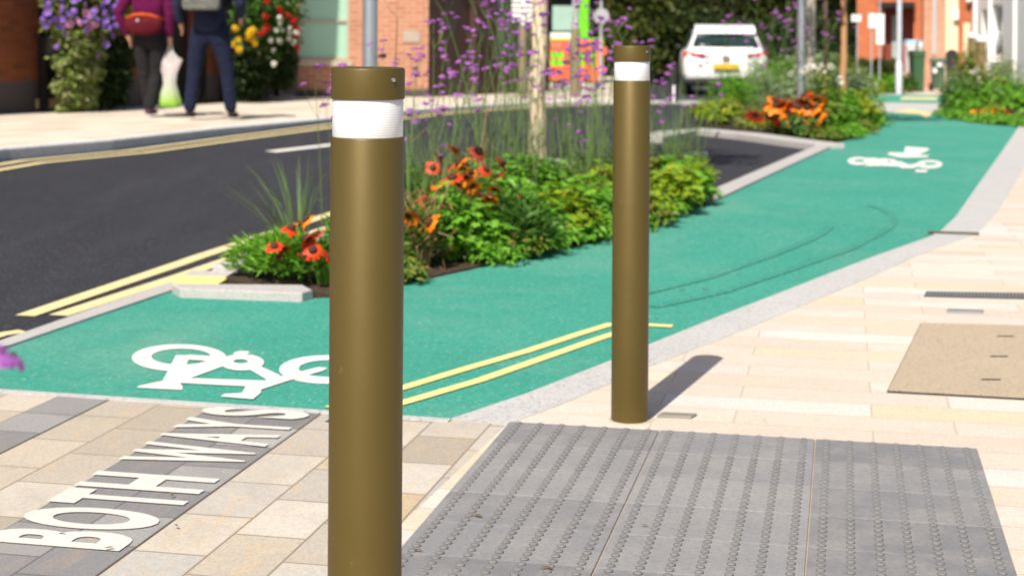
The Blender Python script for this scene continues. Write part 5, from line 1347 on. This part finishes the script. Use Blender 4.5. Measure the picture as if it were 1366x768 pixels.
M['lf_tdark'] = leafmat('deep_tree_leaf', [(.010, .026, .006), (.020, .045, .008), (.036, .07, .012), (.014, .032, .006), (.075, .075, .016)])
M['lf_tmid'] = leafmat('olive_tree_leaf', [(0.055, 0.077, 0.013), (0.099, 0.121, 0.020), (0.033, 0.061, 0.011)])
def tree(label, loc, h, r0, crown_z, crown_r, nleaf, ls, bark, leaf, name='street_tree', lean=0.0, flat=.8, wob=.0, group=None, low=0):
    seed[0] += 1; rn = random.Random(seed[0]); t = thing(name, label, 'tree', loc, 0, group)
    m = MB(); path = []; rad = []
    nseg = 26
    for i in range(nseg + 1):
        f = i / nseg; path.append(Vector((lean * f * h * .3 + wob * math.sin(f * 23 + 1) * .5 + wob * .5 * math.sin(f * 61), wob * math.cos(f * 17), -.05 + f * h * .9))); rad.append(r0 * (1 - .62 * f) * (1 + wob * 2.2 * math.sin(f * 77) + wob * 2 * rn.uniform(-1, 1)) * (1.25 if i == 0 else 1))
    m.tube(path, rad, 14); trk = m.build('trunk', bark, t, smooth=True)
    ends = []
    for i in range(9):
        f = rn.uniform(.5, .95); o_ = path[int(f * nseg)]; a = rn.uniform(0, 6.28) + i; L = crown_r * rn.uniform(.5, .9)
        e = o_ + Vector((math.cos(a) * L, math.sin(a) * L, L * rn.uniform(.2, .8)))
        m = MB(); m.tube([o_, o_.lerp(e, .5) + Vector((0, 0, L * .12)), e], [r0 * .32, r0 * .2, r0 * .06], 6); m.build('limb', bark, t, smooth=True); ends += [e, o_.lerp(e, .6)]
    m = MB(); cl = []
    for i in range(22 + low):
        d = rdir(rn); q = rn.uniform(.25, .95)
        c = Vector((d.x * crown_r * q, d.y * crown_r * q, crown_z + d.z * crown_r * flat * q)); cl.append((c, crown_r * rn.uniform(.22, .42)))
    for e in ends: cl.append((e, crown_r * .25))
    if low:
        for i in range(low): a = rn.uniform(0, 6.28); cl.append((Vector((math.cos(a) * crown_r * .7, math.sin(a) * crown_r * .7, rn.uniform(.5, 2.2))), crown_r * .3))
    for i in range(nleaf):
        c, cr_ = rn.choice(cl); d = rdir(rn); p = c + d * cr_ * rn.random() ** .4
        nr = (d + Vector((0, 0, .7)) + rdir(rn) * .6).normalized(); tt = rdir(rn); tt = (tt - nr * tt.dot(nr))
        if tt.length < .05: continue
        m.leaf(p, nr, tt.normalized(), ls * rn.uniform(.6, 1.3), ls * .6)
    m.build('crown', leaf, t); return t
tp_ = G(717, 247, 0)
tree('slender young tree with peeling cream bark rising from the near flower bed', tp_, 5.2, .072, 4.3, 1.25, 3600, .085, M['birch'], M['lf_tree'], 'birch_tree', .006, 1.1, .022)
q = base(1125, 21.0, .01); tree('thin young tree with pinkish brown trunk in the farther flower bed', q, 4.6, .052, 4.0, 1.1, 2200, .10, M['stake'], M['lf_tree'], 'young_tree', 0, .9, .01)
q = base(1100.5, 22.5, .01); tree('thinnest young tree, dull brown trunk left of the pinkish one', q, 4.4, .04, 3.9, 1.0, 1800, .10, M['bark'], M['lf_tree'], 'young_tree', 0, .9, .01)
bgt = [(770, 50, 6.5, 2.6), (812, 47, 6.2, 2.7), (862, 49, 7.0, 2.9), (905, 55, 6.8, 2.8), (950, 53, 7.2, 3.0), (1000, 57, 7.0, 2.9), (1050, 54, 6.5, 2.9), (1098, 55, 6.4, 2.8), (1138, 52, 6.0, 2.4)]
for i, (u, D, h, cr_) in enumerate(bgt):
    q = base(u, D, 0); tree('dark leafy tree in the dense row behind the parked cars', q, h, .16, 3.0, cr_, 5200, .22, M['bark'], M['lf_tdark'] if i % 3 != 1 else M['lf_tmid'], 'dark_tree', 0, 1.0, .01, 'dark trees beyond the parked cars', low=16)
def hedge(label, u0, u1, D, depth, h, n, ls, mat, kind='hedge'):
    a, b = base(u0, D, 0), base(u1, D, 0); an_, Lh = facade_frame(a, b); seed[0] += 1; rn = random.Random(seed[0])
    t = thing(kind, label, 'hedge', a, an_); m = MB()
    for i in range(n):
        x = rn.uniform(0, Lh); hh = h * (.82 + .18 * mnoise.noise(Vector((x * 1.3, seed[0], 0))) + .08 * mnoise.noise(Vector((x * 5, seed[0], 2))))
        y = depth * rn.random(); z = hh * rn.random() ** .7
        if rn.random() < .4: y = depth * .12 * rn.random()
        p = Vector((x, y, z)); nr = (Vector((0, -.7, .6)) + rdir(rn) * .8).normalized(); tt = rdir(rn); tt = tt - nr * tt.dot(nr)
        if tt.length > .05: m.leaf(p, nr, tt.normalized(), ls * rn.uniform(.6, 1.3), ls * .6)
    m.build('foliage', mat, t)
    m = MB()
    for i in range(int(Lh / .5)): m.tube([(.25 + i * .5, depth / 2, -.02), (.25 + i * .5, depth / 2, h * .7)], .025, 5)
    m.build('stems', M['bark'], t); return t
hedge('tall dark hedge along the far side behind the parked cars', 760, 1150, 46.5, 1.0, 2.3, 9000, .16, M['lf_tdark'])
hedge('clipped green hedge in front of the orange brick house', 1146, 1197, 38.9, .5, .95, 2200, .09, M['lf_tmid'])

# ------------------------------------------------------------------ farther flower beds
def bushes(rows, nm='leafy_plant'):
    for (u, v, r, h, n, ls, mt, kd, lb) in rows:
        p = G(u, v, .0); p = p + Vector((p.x, p.y, 0)).normalized() * (r * .12); p.z = zb(p.y) + .01
        mound(nm, lb, 'plant', p, r, h, n, ls, M[mt], kd, None, 7)
bushes([
    (945, 165, .32, .28, 420, .10, 'lf_yellow', 'leaf', 'yellow-green low plant at the left corner of the farther bed'),
    (975, 168, .40, .34, 600, .10, 'lf_yellow', 'leaf', 'lime plant along the kerb of the farther bed, left half'),
    (985, 152, .50, .66, 1100, .13, 'lf_bright', 'fine', 'tall wispy green plant at the back left of the farther bed'),
    (1010, 171, .36, .26, 480, .09, 'lf_rust', 'leaf', 'browning low plant in the middle of the farther kerb'),
    (1040, 178, .40, .28, 560, .09, 'lf_yellow', 'leaf', 'lime green low plant below the orange flowers'),
    (1080, 182, .42, .34, 640, .09, 'lf_bright', 'leaf', 'bright green plant near the right corner of the farther bed'),
    (1120, 178, .45, .50, 900, .10, 'lf_bright', 'leaf', 'green rounded shrub at the right end of the farther bed'),
    (1142, 168, .42, .46, 800, .09, 'lf_yellow', 'leaf', 'yellowish rounded shrub overhanging the far lane edge'),
    (1108, 160, .60, .75, 1300, .12, 'lf_silver', 'leaf', 'large silver-green shrub in the farther bed'),
    (1060, 152, .55, .70, 1100, .12, 'lf_silver', 'leaf', 'silver-green shrub behind the orange flowers'),
    (1020, 150, .50, .62, 1000, .12, 'lf_silver', 'fine', 'wispy silvery plant left of the silver shrubs'),
    (1140, 148, .50, .62, 900, .11, 'lf_silver', 'leaf', 'silver-green shrub at the right back of the farther bed'),
    (1085, 138, .60, .95, 1300, .13, 'lf_silver', 'leaf', 'tall silvery shrub under the white flowers'),
    (1030, 138, .60, .90, 1200, .13, 'lf_bright', 'fine', 'tall grassy plant right of the white car'),
    (1130, 130, .70, .90, 1200, .13, 'lf_rust', 'fine', 'tall feathery plant near the crossing'),
    (1290, 157, .50, .55, 900, .11, 'lf_dark', 'leaf', 'dark shrub at the left end of the right-hand bed'),
    (1274, 150, .42, .70, 900, .10, 'lf_silver', 'fine', 'silvery feathery plant at the left tip of the right-hand bed'),
    (1310, 150, .50, 1.0, 1100, .11, 'lf_rust', 'leaf', 'tall olive plant with white blooms in the right-hand bed'),
    (1350, 158, .55, .60, 1000, .11, 'lf_bright', 'leaf', 'green shrub at the right picture edge in the right-hand bed'),
    (1345, 145, .55, .80, 1000, .11, 'lf_silver', 'fine', 'silvery feathery plant at the back of the right-hand bed'),
    (1298, 159, .30, .38, 420, .09, 'lf_bright', 'leaf', 'small bright plant left of the orange-yellow flowers'),
    (1185, 124.5, .45, .42, 700, .12, 'lf_bright', 'leaf', 'low rounded green shrub beyond the crossing'),
    (1205, 124, .40, .36, 600, .12, 'lf_dark', 'leaf', 'low dark shrub beyond the crossing beside the lamp column'),
    (1160, 125, .45, .34, 600, .12, 'lf_yellow', 'leaf', 'low yellow-green shrub left beyond the crossing'),
])
for u, v in ((540, 376), (662, 351), (690, 344), (722, 337), (752, 330), (778, 324), (800, 319), (845, 309), (870, 301), (895, 290), (915, 281), (934, 270), (1095, 187), (1118, 186), (1136, 183), (1152, 178), (1163, 168), (1164, 160), (1268, 158), (1280, 160), (1298, 163), (1318, 165), (1340, 167), (1360, 169)):
    p = G(u, v, .004); far_ = p.y > 14
    mound('creeping_plant', 'low creeping leafy plant spilling over the edge of the green lane', 'plant', p, .26 if far_ else .15, .16 if far_ else .12, 260, .07 if far_ else .045, M['lf_bright' if (u % 3) else 'lf_rust'], 'leaf', 'creeping plants along the lane edge', 5)
# orange drift, white blooms, orange-yellow clump
rn2 = random.Random(31)
def drift(label, u, v, D, uv, key, s_, lm, r, h, n):
    loc = base(u, D, 0); hd = [(P(a, b, D + rn2.uniform(-.15, .15)), key if rn2.random() < .7 else ('red' if key == 'org' else key), s_ * rn2.uniform(.85, 1.2)) for a, b in uv]
    daisy_plant(label, loc, hd, lm, None, r, h, n, .10, 'leaf', 'coneflower_clump')
Dd = G(1055, 182).y - .2
uv = [(rn2.gauss(1050, 15), rn2.gauss(143, 6)) for i in range(34)] + [(rn2.gauss(1082, 8), rn2.gauss(150, 6)) for i in range(14)] + [(1090, 133), (1088, 135), (1043, 162), (1052, 165), (1076, 164), (1072, 162), (1040, 158)]
drift('drift of bright orange flowers in the farther bed', 1060, 176, Dd, uv, 'org', 3.0, M['lf_dark'], .40, .30, 400)
Dd = G(1325, 163).y - .05
uv = [(rn2.gauss(1325, 13), rn2.gauss(154, 4)) for i in range(34)]
m_or = DA['yel'] = [daisy_mesh('flower', M['pet_org'], rn, .036, 12, .6)]
DA['amber'] = [daisy_mesh('flower', M['pet_yel'], rn, .036, 12, .6), daisy_mesh('flower', M['pet_org'], rn, .036, 12, .6)]
drift('low mound of amber yellow flowers at the kerb of the right-hand bed', 1325, 160, Dd, uv, 'amber', 1.9, M['lf_yellow'], .32, .24, 300)
m = MB(); rn = random.Random(9)
for i in range(60):
    d = rdir(rn); p = d * .055; m.leaf(p, d, d.orthogonal().normalized(), .04, .035)
PUFF = m.mesh('flower', M['pet_white'])
def blooms(label, u, D, uv, s_, me_, leafm, name='white_flowering_plant', h0=.3):
    loc = base(u, D, 0); t, rr = mound(name, label, 'flowering plant', loc, .35, h0, 350, .1, leafm, 'leaf', None, 5); t.rotation_euler.z = 0
    for a, b in uv:
        p = P(a, b, D + rr.uniform(-.2, .2)) - Vector(loc)
        m = MB(); m.tube([(p.x * .4, p.y * .4, 0), (p.x * .85, p.y * .85, p.z * .6), p], .006, 4); st_ = m.build('flower_stem', M['stemg'], t); inst('flower', me_, st_, p, (rr.uniform(0, 6), rr.uniform(0, 6), 0), s_ * rr.uniform(.7, 1.2))
blooms('white-flowered plant behind the silver shrubs', 1085, 19.0, [(1075, 93), (1080, 96), (1085, 90), (1092, 94), (1100, 97), (1108, 90), (1096, 88), (1078, 88), (1055, 99), (1070, 96), (1122, 112), (1120, 106)], .6, PUFF, M['lf_rust'], h0=.7)
blooms('white-flowered plant in the right-hand bed', 1302, G(1305, 154).y + .4, [(1298, 97), (1306, 105), (1302, 117), (1296, 96), (1308, 110), (1303, 94)], .6, PUFF, M['lf_dark'], h0=.6)
for u, D, h, n in ((930, 18, 1.25, 4), (950, 19.5, 1.3, 5), (990, 19, 1.5, 6), (1035, 20, 1.6, 6), (1055, 21, 1.7, 6), (1090, 20.5, 1.6, 5), (1110, 22, 1.6, 5), (1020, 22, 1.6, 6), (905, 17.0, 1.1, 3)):
    p = base(u, D, 0); verbena(p, max(2, n - 2), h, .5, 'tall purple verbena in the farther flower bed behind the parking bay', 'tall verbena in the farther bed', 1.3)

# ------------------------------------------------------------------ flower displays on the pub
bpy.context.view_layer.update()
PM = pub.matrix_world.copy()
def hang(label, u0, u1, v0, v1, troughv, foliage, flowers, name='hanging_planter'):
    """trough fixed to the frontage, foliage hanging below, flowers above"""
    x0, x1 = ax_(u0, .30), ax_(u1, .30); xc = (x0 + x1) / 2; D_ = (PM @ Vector((xc, -.3, 0))).y; pm = 2130 / D_
    org = PM @ Vector((xc, -.30, 0)); t = thing(name, label, 'flower planter', org, an)
    seed[0] += 1; rn = random.Random(seed[0])
    Zv = lambda v: HC - (v - 40) / pm - org.z
    ct = math.cos(an)
    X = lambda u, off=.36: ax_(u, off) - xc
    w = x1 - x0
    m = MB(); m.box(-w * .42, w * .42, -.14, .18, Zv(troughv) - .22, Zv(troughv)); m.build('trough', M['black'], t, bevel=.01)
    m = MB(); m.box(-w * .38, -w * .34, .10, .2, 0.0, Zv(troughv) - .222); m.build('stand', M['black'], t); m = MB(); m.box(w * .34, w * .38, .10, .2, 0.0, Zv(troughv) - .222); m.build('stand', M['black'], t)
    for (ua, ub, va, vb, n, ls, mat, nm) in foliage:
        m = MB()
        for i in range(n):
            f = rn.random(); vv = va + (vb - va) * f
            taper = 1 - .55 * max(0, f - .5) ** 1.2 * 2 * .6
            uc, hw_ = (ua + ub) / 2, (ub - ua) / 2
            a = rn.uniform(0, 2 * PI); q = rn.random() ** .5 * taper * (1 + .25 * math.sin(f * 21 + a * 2))
            x = X(uc) + (X(ub) - X(ua)) / 2 * q * math.cos(a); y = -.08 - .26 * q * abs(math.sin(a)) * (.7 + .3 * (1 - f))
            z = max(.05, Zv(vv) + rn.uniform(-.03, .03))
            nr = (Vector((0, -.6, .8)) + rdir(rn) * .7).normalized(); tt = (Vector((0, -.1, -1)) + rdir(rn) * .8); tt = (tt - nr * tt.dot(nr)).normalized()
            m.leaf(Vector((x, y, z)), nr, tt, ls * rn.uniform(.6, 1.2), ls * .7)
        m.build(nm, mat, t)
    for (me_, cs, s_) in flowers:
        for (u, v) in cs:
            inst('flower', me_, t, (X(u, .66 + .05), -.36 - rn.uniform(0, .10), Zv(v)), (R(90) + rn.uniform(-.5, .2), rn.uniform(-.4, .4), rn.uniform(0, 6)), s_ * rn.uniform(.8, 1.2))
    return t
def petunia(name, mat, rn):
    m = MB(); n = 10
    c = Vector((0, 0, -.012)); vs = [c] + [Vector((math.cos(2 * PI * i / n) * (.036 if i % 2 else .030), math.sin(2 * PI * i / n) * (.036 if i % 2 else .030), .004)) for i in range(n)]
    m.add(vs, [(0, 1 + i, 1 + (i + 1) % n) for i in range(n)]); return m.mesh(name, mat)
def pompom(name, mat, rn, r=.05):
    m = MB()
    for i in range(70):
        d = rdir(rn); p = d * r * .75; m.leaf(p, d, d.orthogonal().normalized(), r * .7, r * .6)
    return m.mesh(name, mat)
rn = random.Random(77)
PL, PK = petunia('flower', M['pet_lil'], rn), petunia('flower', M['pet_pink'], rn)
YE, RE, WH = pompom('flower', M['pet_yel'], rn), pompom('flower', M['pet_scar'], rn), pompom('flower', M['pet_white'], rn)
lil = [(rn.uniform(56, 160), rn.triangular(-12, 55, 22)) for i in range(52)] + [(62, 36), (66, 30), (72, 34), (80, 28), (88, 28), (86, 48), (72, 63), (112, 46), (152, 30), (148, 40), (155, 48), (140, 60), (132, 74), (58, 8)]
pnk = [(128, 13), (110, 18), (102, 32), (130, 33), (120, 38), (136, 20), (112, 20), (96, 34), (118, 28)]
# foliage is measured on the plane 0.36 m proud of the wall, the blooms a little further out
hang('lilac and pink petunia planter with long trailing greenery on the pub front', 56, 164, -20, 150, 50,
     [(56, 162, -25, 62, 2600, .09, M['lf_rust'], 'foliage'), (68, 126, 40, 150, 4200, .075, leafmat('trailing_leaf', [(.19, .31, .05), (.27, .38, .09), (.34, .40, .16), (.22, .23, .06), (.40, .36, .22)]), 'trailing_foliage'), (118, 166, 50, 140, 1700, .09, M['lf_tdark'], 'dark_foliage')],  # right-hand cluster uses the deep green leaf colours
     [(PL, lil, 1.25), (PK, pnk, 1.5)])
yel = [(316, 38), (331, 42), (319, 52), (308, 58), (317, 64), (336, 40), (333, 50), (340, 48), (336, 58), (341, 56), (329, 46)]
red = [(354, 42), (358, 36), (350, 44), (352, 22), (355, 2), (371, 12), (378, 15), (388, 26), (393, 34), (395, 47), (394, 62), (385, 20), (396, 40)]
wht = [(371, 24), (368, 40), (364, 53), (376, 30), (379, 40), (387, 37), (391, 43), (375, 54), (391, 56), (366, 66), (388, 50), (384, 42), (363, 84)]
hang('planter of yellow, scarlet and white flowers over dark hanging greenery on the pub front', 304, 394, -10, 130, 74,
     [(300, 394, -20, 90, 2600, .09, M['lf_dark'], 'foliage'), (304, 352, 60, 130, 2300, .085, M['lf_tdark'], 'trailing_foliage'), (350, 384, 60, 116, 1500, .085, M['lf_tdark'], 'dark_foliage')],  # lower clusters use the deep green leaf colours
     [(YE, yel, 1.0), (RE, red, 1.0), (WH, wht, .9)])

# ------------------------------------------------------------------ fallen leaves and litter
m = MB(); m.add([(0, -.03, 0), (.011, -.008, .004), (.008, .014, .005), (0, .032, .002), (-.010, .012, .006), (-.011, -.010, .004), (0, 0, .0015)], [(0, 1, 6), (1, 2, 6), (2, 3, 6), (3, 4, 6), (4, 5, 6), (5, 0, 6)])
LEAFM = m.mesh('fallen_leaf', leafmat('dead_leaf', [(.16, .08, .03), (.24, .14, .05), (.10, .05, .03)]))
rn = random.Random(13)
for (u, v, s_) in [(637, 687, .8), (730, 757, .9), (558, 733, .6), (1035, 625, .5), (940, 385, 1.2), (910, 386, .9), (700, 497, .5), (1236, 313, .9), (985, 366, .8), (1020, 560, .4), (146, 730, .7), (235, 700, .5), (230, 660, .5), (860, 700, .5), (720, 455, .5), (1078, 345, .8)]:
    q = G(u, v, .0175 if u > 540 and v > 570 else (.0135 if v > 540 else .0055)); inst('fallen_leaf', LEAFM, None, q, (rn.uniform(-.1, .1), rn.uniform(-.1, .1), rn.uniform(0, 6)), s_ * .55)
for o_ in [o_ for o_ in COL.objects if o_.name.startswith('fallen_leaf')]: tag(o_, 'small brown fallen leaf lying on the paving or the lane', 'leaf', 'fallen leaves on the ground')
# ------------------------------------------------------------------ camera, light, world
cam = bpy.data.cameras.new('camera'); co = bpy.data.objects.new('camera', cam); COL.objects.link(co)
cam.sensor_width = 36; cam.lens = 36 * K / 1366; cam.shift_y = -(384 - V0) / 1366
cam.clip_start = .05; cam.clip_end = 600
# a very slight roll about the viewing axis
co.matrix_world = Matrix.Translation((0, 0, HC)) @ Matrix.Rotation(R(90), 4, 'X') @ Matrix.Rotation(ROLL, 4, 'Z')
cam.dof.use_dof = True; cam.dof.focus_distance = 2.85; cam.dof.aperture_fstop = 6.0
sc.camera = co
wd = bpy.data.worlds.new('World'); sc.world = wd; wd.use_nodes = True
sk = wd.node_tree.nodes.new('ShaderNodeTexSky'); sk.sky_type = 'NISHITA'; sk.sun_disc = False
SUN_EL = R(48.5); saz = Vector((-.342, -.91, 0)).normalized()
sk.sun_elevation = SUN_EL; sk.sun_rotation = math.atan2(saz.x, saz.y)
sk.air_density = .8; sk.dust_density = 2.5; sk.ozone_density = .6
bg = wd.node_tree.nodes['Background']; bg.inputs['Strength'].default_value = .08
wd.node_tree.links.new(sk.outputs[0], bg.inputs['Color'])
sl = bpy.data.lights.new('sun', 'SUN'); sl.energy = 4.6; sl.angle = R(.5); sl.color = (1, .93, .82)
so = bpy.data.objects.new('sun', sl); COL.objects.link(so)
d = Vector((saz.x * math.cos(SUN_EL), saz.y * math.cos(SUN_EL), math.sin(SUN_EL)))
so.rotation_euler = d.to_track_quat('Z', 'Y').to_euler(); so.location = (-6, -14, 18)
vs = sc.view_settings
sc.display_settings.display_device = 'sRGB'
vs.view_transform = 'Standard'; vs.look = 'None'; vs.gamma = 1; vs.exposure = .55; vs.use_curve_mapping = False
sc.cycles.max_bounces = 6; sc.cycles.use_denoising = True
